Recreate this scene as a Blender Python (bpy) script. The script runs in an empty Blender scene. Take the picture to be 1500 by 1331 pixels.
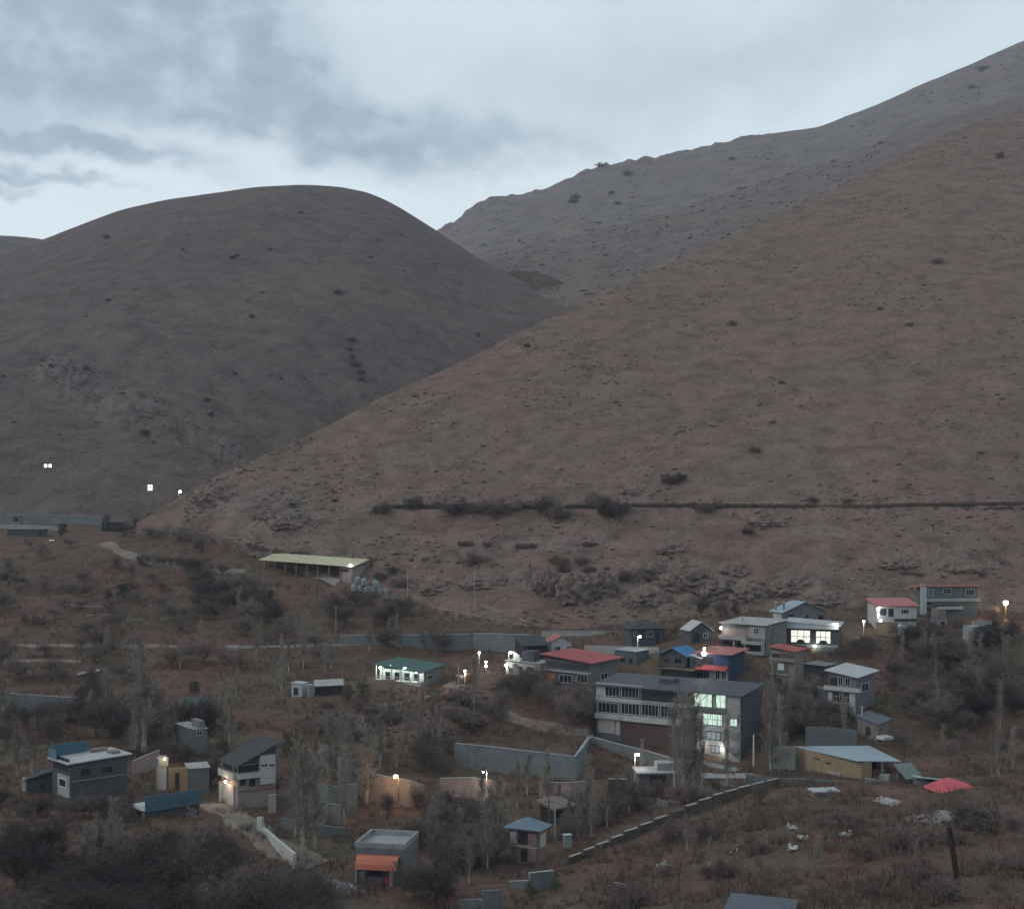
import bpy, math, random
import numpy as np
from mathutils import Vector, Matrix
R = math.radians
random.seed(7); rng = np.random.default_rng(7)
scene = bpy.context.scene
COL = scene.collection
# ---------------------------------------------------------------- camera model
F, CU, HV, ZC = 2060.0, 750.0, 720.0, 60.0        # focal length in photo pixels, centre column, eye-level row, eye height
def at(u, v, Y):
    return Vector(((u-CU)/F*Y, Y, ZC-(v-HV)/F*Y))
cam = bpy.data.cameras.new("camera"); co = bpy.data.objects.new("camera", cam); COL.objects.link(co)
co.location = (0, 0, ZC); co.rotation_euler = (R(90), 0, 0)
cam.sensor_width = 36.0; cam.lens = 36.0*F/1500.0; cam.shift_y = (HV-665.5)/1500.0
cam.clip_start = 0.5; cam.clip_end = 20000
scene.camera = co
scene.view_settings.view_transform = 'Standard'
scene.view_settings.look = 'None'
scene.view_settings.exposure = 0.0
scene.view_settings.gamma = 1.0
scene.cycles.use_denoising = True
scene.cycles.max_bounces = 6
scene.cycles.diffuse_bounces = 3
scene.cycles.volume_bounces = 1
scene.cycles.sample_clamp_indirect = 4.0

# ---------------------------------------------------------------- materials
def nd(nt, typ, **kw):
    n = nt.nodes.new(typ)
    for k, v in kw.items():
        if k in n.inputs: n.inputs[k].default_value = v
        else: setattr(n, k, v)
    return n
def ramp(nt, fac, stops):
    r = nt.nodes.new('ShaderNodeValToRGB')
    el = r.color_ramp.elements
    while len(el) < len(stops): el.new(0.5)
    for e, (p, c) in zip(el, stops):
        e.position = p; e.color = (c[0], c[1], c[2], 1)
    nt.links.new(fac, r.inputs[0]); return r.outputs[0]
def newmat(name):
    m = bpy.data.materials.new(name); m.use_nodes = True
    nt = m.node_tree; b = nt.nodes['Principled BSDF']
    b.inputs['Specular IOR Level'].default_value = 0.25
    return m, nt, b
def noise(nt, vec, scale, detail=4, rough=0.6, dist=0.0):
    n = nd(nt, 'ShaderNodeTexNoise'); n.inputs['Scale'].default_value = scale
    n.inputs['Detail'].default_value = detail; n.inputs['Roughness'].default_value = rough
    n.inputs['Distortion'].default_value = dist
    nt.links.new(vec, n.inputs['Vector']); return n.outputs['Fac']
def mixc(nt, fac, a, b, typ='MIX'):
    m = nt.nodes.new('ShaderNodeMix'); m.data_type = 'RGBA'; m.blend_type = typ
    for s, x in ((m.inputs[0], fac), (m.inputs[6], a), (m.inputs[7], b)):
        if isinstance(x, (int, float)): s.default_value = x
        elif isinstance(x, (tuple, list)): s.default_value = (x[0], x[1], x[2], 1)
        else: nt.links.new(x, s)
    return m.outputs[2]
def mth(nt, op, a, b=None, c=None, clamp=False):
    m = nt.nodes.new('ShaderNodeMath'); m.operation = op; m.use_clamp = clamp
    for i, x in enumerate((a, b, c)):
        if x is None: continue
        if isinstance(x, (int, float)): m.inputs[i].default_value = x
        else: nt.links.new(x, m.inputs[i])
    return m.outputs[0]
def bump(nt, b, h, dist, strength=1.0):
    n = nt.nodes.new('ShaderNodeBump'); n.inputs['Distance'].default_value = dist
    n.inputs['Strength'].default_value = strength
    nt.links.new(h, n.inputs['Height']); nt.links.new(n.outputs[0], b.inputs['Normal'])
_M = {}
def mat(name, col, rough=0.85, var=0.25, scale=0.6, ribs=0, metal=0, spec=0.25, blocks=False):
    """weathered painted / plastered / concrete / sheet surface"""
    if name in _M: return _M[name]
    m, nt, b = newmat(name)
    tc = nt.nodes.new('ShaderNodeTexCoord'); v = tc.outputs['Object']
    n1 = noise(nt, v, scale, 5, 0.65); n2 = noise(nt, v, scale*6, 3, 0.6)
    f = mth(nt, 'ADD', mth(nt, 'MULTIPLY', n1, 0.7), mth(nt, 'MULTIPLY', n2, 0.3))
    lo = tuple(c*(1-var*1.3) for c in col); hi = tuple(min(c*(1+var), 0.9) for c in col)
    c = ramp(nt, f, [(0.3, lo), (0.5, col), (0.72, hi)])
    # dirt / rust streaks running down
    mp = nt.nodes.new('ShaderNodeMapping'); mp.inputs['Scale'].default_value = (1.6, 1.6, 0.16)
    nt.links.new(v, mp.inputs[0])
    st = noise(nt, mp.outputs[0], 1.3, 4, 0.7)
    stf = mth(nt, 'MULTIPLY', mth(nt, 'SUBTRACT', st, 0.52, clamp=True), 2.2, clamp=True)
    c = mixc(nt, stf, c, tuple(x*0.45+0.02 for x in col))
    if blocks:
        br = nd(nt, 'ShaderNodeTexBrick'); br.inputs['Scale'].default_value = 1.0
        br.inputs['Brick Width'].default_value = 0.8; br.inputs['Row Height'].default_value = 0.4
        br.inputs['Mortar Size'].default_value = 0.03
        rot = nt.nodes.new('ShaderNodeMapping'); rot.inputs['Rotation'].default_value = (R(90), 0, 0)
        nt.links.new(v, rot.inputs[0]); nt.links.new(rot.outputs[0], br.inputs['Vector'])
        br.inputs['Color1'].default_value = (1, 1, 1, 1); br.inputs['Color2'].default_value = (.82, .82, .82, 1)
        br.inputs['Mortar'].default_value = (.6, .6, .6, 1)
        c = mixc(nt, 0.8, c, br.outputs['Color'], 'MULTIPLY')
    nt.links.new(c, b.inputs['Base Color'])
    b.inputs['Roughness'].default_value = rough; b.inputs['Metallic'].default_value = metal
    b.inputs['Specular IOR Level'].default_value = spec
    if ribs:
        ru = noise(nt, v, .5, 5, .7)        # rust and grime patches on sheet metal
        c = mixc(nt, mth(nt, 'MULTIPLY', mth(nt, 'SUBTRACT', ru, .53, clamp=True), 3.2, clamp=True), c, tuple(x*.45+.03*k for x, k in zip(col, (1.6, 1, .7))))
        nt.links.new(c, b.inputs['Base Color'])
        w = nd(nt, 'ShaderNodeTexWave'); w.inputs['Scale'].default_value = ribs
        w.bands_direction = 'X'; w.inputs['Distortion'].default_value = 0.0
        nt.links.new(v, w.inputs['Vector']); bump(nt, b, w.outputs['Fac'], 0.05)
    else:
        bump(nt, b, n2, 0.04)
    _M[name] = m; return m
def emat(name, col, strength):
    if name in _M: return _M[name]
    m, nt, b = newmat(name)
    b.inputs['Base Color'].default_value = (*[min(c, .8) for c in col], 1)
    b.inputs['Emission Color'].default_value = (*col, 1); b.inputs['Emission Strength'].default_value = strength
    _M[name] = m; return m
def glass():
    if 'glass' in _M: return _M['glass']
    m, nt, b = newmat('dark_window_glass')
    b.inputs['Base Color'].default_value = (.02, .025, .03, 1); b.inputs['Roughness'].default_value = 0.12
    b.inputs['Specular IOR Level'].default_value = 0.5
    _M['glass'] = m; return m
def litglass(name, col, strength):
    """a window pane lit from the room behind: curtains and furniture vary its brightness"""
    if name in _M: return _M[name]
    m, nt, b = newmat(name)
    tc = nt.nodes.new('ShaderNodeTexCoord'); v = tc.outputs['Object']
    mp = nt.nodes.new('ShaderNodeMapping'); mp.inputs['Scale'].default_value = (2.2, 2.2, 0.5); nt.links.new(v, mp.inputs[0])
    n = noise(nt, mp.outputs[0], 1.5, 2, 0.5)
    c = ramp(nt, n, [(0.33, tuple(x*0.45 for x in col)), (0.5, col), (0.7, tuple(min(1, x*1.1) for x in col))])
    nt.links.new(c, b.inputs['Emission Color']); b.inputs['Emission Strength'].default_value = strength
    b.inputs['Base Color'].default_value = (.1, .1, .1, 1)
    _M[name] = m; return m
def terrain_mat(name, cols, patch=60.0, mid=7.0, fine=1.1, bumpd=0.5, stretch=(1, 1, 1), rock=None):
    """bare dry hillside: three soil colours in large patches, stones and tufts at small scale"""
    m, nt, b = newmat(name)
    tc = nt.nodes.new('ShaderNodeTexCoord')
    mp = nt.nodes.new('ShaderNodeMapping'); mp.inputs['Scale'].default_value = stretch
    nt.links.new(tc.outputs['Object'], mp.inputs[0]); v = mp.outputs[0]
    p = noise(nt, v, 1/patch, 5, 0.6, 0.6); q = noise(nt, v, 1/mid, 5, 0.65, 0.4); f = noise(nt, v, 1/fine, 4, 0.7)
    c = ramp(nt, p, [(0.36, cols[0]), (0.5, cols[1]), (0.64, cols[2])])
    c = mixc(nt, 0.75, c, ramp(nt, q, [(0.32, (.58, .57, .56)), (0.5, (1, 1, 1)), (0.7, (1.35, 1.33, 1.3))]), 'MULTIPLY')
    c = mixc(nt, 0.85, c, ramp(nt, f, [(0.3, (.5, .49, .48)), (0.47, (1, 1, 1)), (0.6, (1.05, 1.05, 1.05)), (0.74, (1.55, 1.52, 1.48))]), 'MULTIPLY')
    if rock:                                # steep faces are bare stone
        g = nt.nodes.new('ShaderNodeNewGeometry'); s = nt.nodes.new('ShaderNodeSeparateXYZ'); nt.links.new(g.outputs['True Normal'], s.inputs[0])
        k = mth(nt, 'MULTIPLY', mth(nt, 'SUBTRACT', .79, s.outputs[2], clamp=True), 5.0, clamp=True)
        rc = ramp(nt, q, [(0.36, tuple(x*.35 for x in rock)), (0.5, rock), (0.66, tuple(x*1.2 for x in rock))])
        c = mixc(nt, mth(nt, 'MULTIPLY', k, .8), c, rc)
    nt.links.new(c, b.inputs['Base Color']); b.inputs['Roughness'].default_value = 0.95
    b.inputs['Specular IOR Level'].default_value = 0.1
    h = mth(nt, 'ADD', mth(nt, 'MULTIPLY', q, 3.0), f)
    bump(nt, b, h, bumpd)
    return m
def plant_mat(name, col, var=0.3):
    if name in _M: return _M[name]
    m, nt, b = newmat(name)
    oi = nt.nodes.new('ShaderNodeObjectInfo'); g = nt.nodes.new('ShaderNodeNewGeometry')
    f = mth(nt, 'ADD', mth(nt, 'MULTIPLY', oi.outputs['Random'], 0.6), mth(nt, 'MULTIPLY', g.outputs['Random Per Island'], 0.4))
    c = ramp(nt, f, [(0.1, tuple(x*(1-var) for x in col)), (0.9, tuple(x*(1+var) for x in col))])
    nt.links.new(c, b.inputs['Base Color']); b.inputs['Roughness'].default_value = 0.9
    b.inputs['Specular IOR Level'].default_value = 0.1
    _M[name] = m; return m

# ---------------------------------------------------------------- mesh builder
class MB:
    def __init__(s): s.v = []; s.f = []
    def poly(s, pts, faces):
        k = len(s.v); s.v += [tuple(p) for p in pts]; s.f += [tuple(i+k for i in f) for f in faces]
    def hexa(s, p):                      # 8 points: bottom ring 0-3 then top ring 4-7
        s.poly(p, [(3, 2, 1, 0), (4, 5, 6, 7), (0, 1, 5, 4), (1, 2, 6, 5), (2, 3, 7, 6), (3, 0, 4, 7)])
    def box(s, x0, x1, y0, y1, z0, z1):
        s.hexa([(x0, y0, z0), (x1, y0, z0), (x1, y1, z0), (x0, y1, z0), (x0, y0, z1), (x1, y0, z1), (x1, y1, z1), (x0, y1, z1)])
    def tube(s, p0, p1, r0, r1, n=6, cap=True):
        p0 = Vector(p0); p1 = Vector(p1); d = p1-p0
        if d.length < 1e-6: return
        d.normalize(); a = d.cross(Vector((0, 0, 1)) if abs(d.z) < 0.9 else Vector((1, 0, 0))).normalized(); b = d.cross(a)
        k = len(s.v)
        for p, r in ((p0, r0), (p1, r1)):
            for i in range(n):
                t = 2*math.pi*i/n; q = p+a*(r*math.cos(t))+b*(r*math.sin(t)); s.v.append((q.x, q.y, q.z))
        for i in range(n): s.f.append((k+i, k+(i+1) % n, k+n+(i+1) % n, k+n+i))
        if cap:
            s.f.append(tuple(k+i for i in range(n))[::-1]); s.f.append(tuple(k+n+i for i in range(n)))
    def ball(s, c, r, sq=(1, 1, 1), jit=0.0, nu=7, nv=5):
        k = len(s.v); c = Vector(c)
        s.v.append((c.x, c.y, c.z+r*sq[2]))
        for j in range(1, nv):
            ph = math.pi*j/nv
            for i in range(nu):
                th = 2*math.pi*(i+0.5*(j % 2))/nu; rr = r*(1+random.uniform(-jit, jit))
                s.v.append((c.x+rr*sq[0]*math.sin(ph)*math.cos(th), c.y+rr*sq[1]*math.sin(ph)*math.sin(th), c.z+rr*sq[2]*math.cos(ph)))
        s.v.append((c.x, c.y, c.z-r*sq[2])); e = len(s.v)-1
        for i in range(nu): s.f.append((k, k+1+i, k+1+(i+1) % nu))
        for j in range(nv-2):
            for i in range(nu):
                a = k+1+j*nu; s.f.append((a+i, a+nu+i, a+nu+(i+1) % nu, a+(i+1) % nu))
        a = k+1+(nv-2)*nu
        for i in range(nu): s.f.append((a+i, e, a+(i+1) % nu))
    def mesh(s, name, m, smooth=False):
        me = bpy.data.meshes.new(name); me.from_pydata(s.v, [], s.f)
        if smooth: me.polygons.foreach_set('use_smooth', [True]*len(me.polygons))
        if m: me.materials.append(m)
        me.update(); return me
    def build(s, name, m, parent=None, smooth=False):
        o = bpy.data.objects.new(name, s.mesh(name, m, smooth)); COL.objects.link(o)
        if parent: o.parent = parent
        return o
def tag(o, label, cat, group=None):
    o['label'] = label; o['category'] = cat
    if group: o['group'] = group
    return o
def kind(o, k, label=None):
    o['kind'] = k
    if label: o['label'] = label
    return o
def empty(name, loc, rz=0.0):
    o = bpy.data.objects.new(name, None); COL.objects.link(o)
    o.empty_display_size = 0.5
    o.location = loc; o.rotation_euler = (0, 0, rz); return o
def gridmesh(name, P, m, smooth=True):
    """P: (rows, cols, 3) array"""
    nr, nc, _ = P.shape
    me = bpy.data.meshes.new(name)
    idx = np.arange(nr*nc).reshape(nr, nc)
    q = np.stack([idx[:-1, :-1], idx[:-1, 1:], idx[1:, 1:], idx[1:, :-1]], -1).reshape(-1, 4)
    me.vertices.add(nr*nc); me.vertices.foreach_set('co', P.reshape(-1).astype(np.float32))
    me.loops.add(q.size); me.loops.foreach_set('vertex_index', q.reshape(-1).astype(np.int32))
    me.polygons.add(len(q)); me.polygons.foreach_set('loop_start', np.arange(0, q.size, 4, dtype=np.int32))
    me.polygons.foreach_set('loop_total', np.full(len(q), 4, dtype=np.int32))
    me.update(calc_edges=True)
    me.polygons.foreach_set('use_smooth', np.full(len(q), smooth))
    me.materials.append(m)
    o = bpy.data.objects.new(name, me); COL.objects.link(o); return o

# ---------------------------------------------------------------- noise
_perm = rng.permutation(512).astype(np.int64)
_perm = np.concatenate([_perm, _perm])
_ga = rng.uniform(0, 2*np.pi, 512); _gx, _gy = np.cos(_ga), np.sin(_ga)
def pn(x, y):
    xi = np.floor(x).astype(np.int64); yi = np.floor(y).astype(np.int64); xf = x-xi; yf = y-yi
    def g(ix, iy, dx, dy):
        h = _perm[(_perm[ix & 511]+iy) & 511]; return _gx[h]*dx+_gy[h]*dy
    u = xf*xf*xf*(xf*(xf*6-15)+10); w = yf*yf*yf*(yf*(yf*6-15)+10)
    a = g(xi, yi, xf, yf); b = g(xi+1, yi, xf-1, yf); c = g(xi, yi+1, xf, yf-1); d = g(xi+1, yi+1, xf-1, yf-1)
    return (a+(b-a)*u)+((c+(d-c)*u)-(a+(b-a)*u))*w
def fbm(x, y, o=4, gain=0.5):
    s = 0; a = 1.0
    for i in range(o):
        s = s+a*pn(x+17.3*i, y-9.1*i); x = x*2.03; y = y*2.03; a *= gain
    return s
def ridged(x, y, o=4):
    s = 0; a = 1.0
    for i in range(o):
        s = s+a*(1-2*np.abs(pn(x+7.7*i, y+3.1*i))); x = x*2.1; y = y*2.1; a *= 0.5
    return s
def sstep(a, b, x):
    t = np.clip((x-a)/(b-a), 0, 1); return t*t*(3-2*t)

# ---------------------------------------------------------------- ground
CTRL = [(0,1331,178),(250,1331,178),(500,1331,180),(750,1331,182),(900,1331,172),(1100,1331,152),(1300,1331,145),(1500,1331,140),
 (0,1240,208),(250,1240,208),(420,1260,208),(565,1300,195),(700,1290,198),(780,1270,206),(900,1262,198),(1000,1260,192),
 (1150,1230,186),(1150,1175,220),(1300,1250,174),(1300,1190,204),(1450,1220,180),(1450,1150,226),(1350,1170,220),
 (844,1262,205),(950,1213,222),(1060,1167,240),(1133,1148,250),(1240,1140,252),(1330,1115,264),(1450,1090,276),
 (1240,1050,288),(1350,1040,292),(1480,1040,295),(1300,980,322),(1450,980,325),(1310,928,345),(1400,905,360),(1490,905,365),
 (1200,965,322),(1100,1115,276),(1085,1113,278),(930,1150,262),(1000,1150,258),(860,1142,264),(700,1125,276),
 (700,1168,250),(580,1180,243),(470,1180,243),(800,1190,240),(650,1230,218),(850,1025,304),(1060,1000,307),(1140,1016,300),
 (1110,962,322),(1170,915,345),(1020,943,327),(945,947,336),(820,957,340),(760,990,320),(690,957,360),(600,1003,328),(640,1002,332),
 (500,1022,312),(440,1022,312),(560,1060,298),(640,1060,300),(560,1130,266),(340,1185,238),(260,1150,252),(280,1080,285),
 (130,1172,238),(30,1165,242),(200,1195,222),(60,1045,308),(200,1045,308),(330,1050,300),(60,1100,272),
 (60,990,342),(200,985,345),(350,1000,330),(450,965,350),(560,955,358),(60,900,400),(200,900,400),(350,900,395),(480,900,395),
 (620,912,388),(60,830,455),(200,830,455),(320,830,448),(460,852,430),(560,870,414),(60,787,530),(180,787,520),(285,752,500),
 (0,768,590),(150,766,590),(400,803,465)]
cp = [tuple(at(*c)) for c in CTRL]
cp += [(-100,105,22),(0,105,22),(100,105,25),(-40,40,42),(40,40,42),(0,0,57.7),(0,-60,62),(-200,40,38),(200,40,40),(-330,200,12),
 (-420,420,24),(330,200,20),(430,400,36),(-450,620,48),(0,450,16),(0,640,16),(200,450,14),(320,520,14),(-50,520,28),(-120,600,36),(-200,640,44),(420,640,20),(-300,-80,60),(300,-80,60)]
cp = np.array(cp)
def tps(r2): return 0.5*r2*np.log(r2+1e-9)
_S = 100.0
def rbf_fit(P, lam):
    n = len(P); q = P[:, :2]/_S
    K = tps(((q[:, None]-q[None])**2).sum(-1))+lam*np.eye(n)
    A = np.zeros((n+3, n+3)); A[:n, :n] = K; A[:n, n] = 1; A[:n, n+1:] = q; A[n, :n] = 1; A[n+1:, :n] = q.T
    return np.linalg.solve(A, np.concatenate([P[:, 2], np.zeros(3)]))
_w = rbf_fit(cp, 0.002)
def rbf(X, Y):
    sh = X.shape; x = X.ravel()/_S; y = Y.ravel()/_S; z = np.zeros_like(x)
    for k in range(len(cp)): z += _w[k]*tps((x-cp[k, 0]/_S)**2+(y-cp[k, 1]/_S)**2)
    n = len(cp); return (z+_w[n]+_w[n+1]*x+_w[n+2]*y).reshape(sh)
GX = np.arange(-440, 440.1, 1.6); GY = np.concatenate([np.arange(-90, 120, 6.0), np.arange(120, 660, 1.5)])
GXX, GYY = np.meshgrid(GX, GY)
GZ = rbf(GXX, GYY)
def inside(poly, X, Y):
    c = np.zeros(X.shape, bool); n = len(poly)
    for i in range(n):
        x0, y0 = poly[i]; x1, y1 = poly[(i+1) % n]
        k = ((y0 > Y) != (y1 > Y)) & (X < (x1-x0)*(Y-y0)/(y1-y0+1e-12)+x0); c ^= k
    return c
# terraced orchard steps on the left slope
tz = GZ/2.2; fr = tz-np.floor(tz)
terr = (np.floor(tz)+sstep(0.62, 1.0, fr))*2.2
wgt = 0.75*sstep(300, 330, GYY)*(1-sstep(430, 470, GYY))*(1-sstep(-40, 0, GXX))
wgt2 = 0.6*(1-sstep(205, 215, GYY))*sstep(10, 25, GXX)*sstep(140, 150, GYY)
GZ = GZ*(1-wgt)+terr*wgt
tz = GZ/1.6; fr = tz-np.floor(tz); terr2 = (np.floor(tz)+sstep(0.55, 1.0, fr))*1.6
GZ = GZ*(1-wgt2)+terr2*wgt2
GZ += 0.55*fbm(GXX/14, GYY/14, 4)+0.22*ridged(GXX/4, GYY/4, 3)-0.2
_m = at(655, 1050, 302)
GZ += 2.6*np.exp(-(((GXX-_m.x)/13)**2+((GYY-_m.y)/13)**2))*(1+.35*ridged(GXX/7, GYY/7, 3))      # the red earth knoll
# levelled plots: fill behind the long block wall, drive in front of the long house
def plot(pts, flat=True, rough=0.12):
    P = np.array([tuple(at(*p)) for p in pts]); m = inside([(p[0], p[1]) for p in P], GXX, GYY)
    A = np.c_[P[:, :2], np.ones(len(P))]; c = np.linalg.lstsq(A, P[:, 2], rcond=None)[0]
    GZ[m] = (c[0]*GXX+c[1]*GYY+c[2]+rough*fbm(GXX/5, GYY/5, 3)*2)[m]
plot([(669,1093,279.6),(720,1097,276),(780,1104,271.5),(843,1111,266.5),(852,1097,274),(861,1084,285),(780,1062,292),(700,1080,288)], rough=0.3)
plot([(866,1083,290),(905,1095,284.5),(948,1106,279),(1003,1123,271),(1030,1114,278),(993,1098,287),(874,1078,299)], rough=0.02)
plot([(1003,1118,269),(1090,1140,262),(1105,1122,275),(1085,1115,279),(1025,1107,281)], rough=0.05)
def gz(x, y):
    i = min(max(np.searchsorted(GX, x)-1, 0), len(GX)-2); j = min(max(np.searchsorted(GY, y)-1, 0), len(GY)-2)
    a = (x-GX[i])/(GX[i+1]-GX[i]); b = (y-GY[j])/(GY[j+1]-GY[j])
    return float((GZ[j, i]*(1-a)+GZ[j, i+1]*a)*(1-b)+(GZ[j+1, i]*(1-a)+GZ[j+1, i+1]*a)*b)
def hit(u, v, y0=125.0, y1=620.0):
    Ys = np.arange(y0, y1, 0.75); s = (u-CU)/F
    xs = s*Ys; zs = ZC-(v-HV)/F*Ys
    i = np.clip(np.searchsorted(GX, xs)-1, 0, len(GX)-2); j = np.clip(np.searchsorted(GY, Ys)-1, 0, len(GY)-2)
    a = (xs-GX[i])/(GX[i+1]-GX[i]); b = (Ys-GY[j])/(GY[j+1]-GY[j])
    g = (GZ[j, i]*(1-a)+GZ[j, i+1]*a)*(1-b)+(GZ[j+1, i]*(1-a)+GZ[j+1, i+1]*a)*b
    k = np.nonzero(g >= zs)[0]
    if len(k) == 0: return None
    return Vector((xs[k[0]], Ys[k[0]], g[k[0]]))
SOIL = terrain_mat('valley_soil', [(.135, .078, .059), (.108, .071, .054), (.108, .085, .059)], 22, 4.0, 0.8, 0.35)
g = gridmesh('ground', np.stack([GXX, GYY, GZ], -1), SOIL); kind(g, 'structure')

# ---------------------------------------------------------------- hills (each a surface from foot to crest and down the back)
def smooth(a, k):
    if k < 2: return a
    ker = np.hanning(k+2)[1:-1]; ker /= ker.sum(); p = np.pad(a, k, mode='edge')
    p = np.convolve(p, ker, 'same'); return p[k:-k]
class Hill:
    def __init__(s, name, crest, base, du, nt, k, m, disp, crest_keep=0.25, sm=9, ends=None):
        us = np.arange(crest[0][0], crest[-1][0]+1, du); s.us = us
        c = np.array(crest, float); b = np.array(base, float)
        vc = smooth(np.interp(us, c[:, 0], c[:, 1]), sm); Yc = smooth(np.interp(us, c[:, 0], c[:, 2]), 41)
        vb = smooth(np.interp(us, b[:, 0], b[:, 1]), 41); Yb = smooth(np.interp(us, b[:, 0], b[:, 2]), 41)
        Zc = ZC-(vc-HV)/F*Yc; Zb = ZC-(vb-HV)/F*Yb
        t = np.concatenate([np.linspace(-0.03, 1, nt), 1+np.linspace(0.01, 0.6, 22)])[:, None]
        Y = Yb+(Yc-Yb)*t; tc = np.minimum(t, 1); tau = np.maximum(t-1, 0)
        Z = Zb+(Zc-Zb)*(tc+k*tc*(1-tc))
        Z = Z-np.where(t < 0.0, -t*900, 0); los = (Zc-ZC)/Yc
        Z = Z+np.where(t > 1, los*(Yc-Yb)*tau-1.6*(Zc-Zb)*tau*tau, 0)
        X = (us-CU)/F*Y
        keep = crest_keep+(1-crest_keep)*(1-sstep(0.75, 1.0, t))*np.ones_like(X)
        Z = Z+disp(X, Y, Z, t)*keep
        s.P = np.stack([X, Y, Z], -1); s.t = t
        s.V = HV-F*(Z-ZC)/Y
        s.o = gridmesh(name, s.P, m); kind(s.o, 'structure')
        s.n = nt
    def pos(s, u, v):
        i = int(np.clip(round((u-s.us[0])/(s.us[1]-s.us[0])), 0, len(s.us)-1))
        col = s.V[:s.n, i]; k = np.nonzero(col <= v)[0]
        j = k[0] if len(k) else s.n-1
        return Vector(s.P[j, i])
NEARM = terrain_mat('dry_red_hillside', [(.171, .121, .097), (.185, .123, .100), (.164, .126, .098)], 70, 9, 1.3, 0.8, stretch=(1, 1, 1.6), rock=(.22, .18, .155))
LEFTM = terrain_mat('grey_olive_hillside', [(.118, .091, .083), (.108, .084, .078), (.126, .096, .079)], 110, 14, 2.2, 1.2, rock=(.15, .132, .12))
FARM = terrain_mat('far_stony_hillside', [(.160, .127, .110), (.146, .124, .112), (.166, .122, .103)], 200, 30, 5, 2.0)
RAVM = terrain_mat('brown_ravine_side', [(.150, .124, .112), (.132, .108, .099), (.156, .115, .096)], 120, 18, 3.5, 1.5)
def dnear(X, Y, Z, t):
    U = CU+F*X/Y; V = HV-F*(Z-ZC)/Y
    d = 2.2*fbm(X/70, Y/70, 4)+0.9*ridged(X/26, Y/40, 3)*0.6+0.35*fbm(X/6, Y/6, 3)+0.36*pn(X/11, Z/1.2+.15*X/13)*sstep(-.15, .25, fbm(X/55+5, Z/40, 2))+.3*pn(X/5, Z/.8)
    rock = sstep(0, 0.35, fbm(X/30+3, Y/18, 2)+0.1)*np.exp(-((V-855)/42)**2)*sstep(640, 760, U)*1.0
    rock = rock+0.9*np.exp(-((V-752)/30)**2)*np.exp(-((U-400)/70)**2)+0.5*np.exp(-((V-735)/20)**2)*np.exp(-((U-310)/30)**2)
    d = d+rock*(2.5*ridged(X/8.5, (Y+Z)/5.2, 5)-1.0)
    # the contour ditch and the scarp below it
    z0 = ZC-4.9+0.25*pn(X/9, X*0+3.3)
    on = sstep(520, 600, U)*(1-0.5*np.exp(-((U-1210)/30)**2))
    d = d-on*1.5*np.exp(-((Z-z0)/0.75)**2)+on*0.5*np.exp(-((Z-z0-2.0)/0.9)**2)
    z1 = ZC-17.5+1.6*pn(X/22, X*0+8.1)
    on1 = sstep(640, 690, U)*(1-sstep(880, 930, U))
    d = d-on1*2.2*np.exp(-((Z-z1)/1.2)**2)+on1*1.2*np.exp(-((Z-z1-2.4)/1.4)**2)
    z2 = ZC-27.0+2.6*pn(X/30, X*0+1.1)
    on2 = sstep(700, 760, U)*(1-sstep(960, 1040, U))
    d = d-on2*2.4*np.exp(-((Z-z2)/1.6)**2)
    return d
NEAR = Hill('hill', [(200,770,480),(230,747,490),(280,718,500),(330,691,508),(400,662,520),(480,623,535),(560,581,550),(640,546,575),(720,509,598),(800,468,622),(860,443,645),
  (920,413,668),(1000,376,702),(1080,340,735),(1160,305,770),(1240,268,805),(1300,238,832),(1370,202,862),(1430,179,892),(1500,160,922),(1620,124,970),(1900,30,1080)],
  [(200,785,476),(240,775,478),(280,775,474),(400,815,452),(550,876,418),(700,930,390),(900,945,382),(1100,940,376),(1300,925,372),(1500,915,376),(1620,905,380),(1900,890,390)],
  3.0, 290, 0.05, NEARM, dnear, 0.22, 15)
def dleft(X, Y, Z, t):
    U = CU+F*X/Y; V = HV-F*(Z-ZC)/Y
    d = 7*fbm(X/210, Y/210, 4)+3.2*ridged(X/60, Y/110, 4)*0.6+0.8*fbm(X/14, Y/14, 3)+1.2*pn(X/26, Z/3.0)*sstep(-.1, .3, fbm(X/120, Z/70, 2))
    rk = np.exp(-(((V-600)-(U-190)*0.42)/34)**2)*sstep(20, 90, U)*(1-sstep(320, 380, U))
    return d+rk*(5.0*ridged(X/17, (Y+Z)/9, 5)-2.0)
LEFT = Hill('hill', [(-420,540,960),(-260,480,1040),(-120,420,1120),(-40,386,1160),(20,366,1190),(64,351,1210),(120,329,1230),(175,308,1245),(250,292,1260),(330,281,1265),(370,275,1268),(440,271,1270),(500,274,1262),
  (545,283,1250),(580,300,1235),(620,325,1215),(650,345,1200),(700,378,1170),(750,402,1130),(800,437,1080),(840,470,1030),(920,540,960)],
  [(-420,790,560),(-120,775,600),(100,772,604),(250,768,612),(400,745,660),(600,690,760),(760,600,860),(920,570,930)], 4.0, 200, 0.28, LEFTM, dleft, 0.12, 15)
def dfar(X, Y, Z, t):
    U = CU+F*X/Y
    d = 14*fbm(X/420, Y/420, 4)+9*ridged(X/150, Y/240, 4)*0.5
    crag = sstep(0.86, 0.99, t)*(1-sstep(1100, 1200, U))
    return d+2.5*fbm(X/40, Y/40, 3)+crag*30*np.maximum(ridged(X/38, Y/200, 5)*(.5+fbm(X/170, Y/170, 2))-0.25, -0.15)
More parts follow.
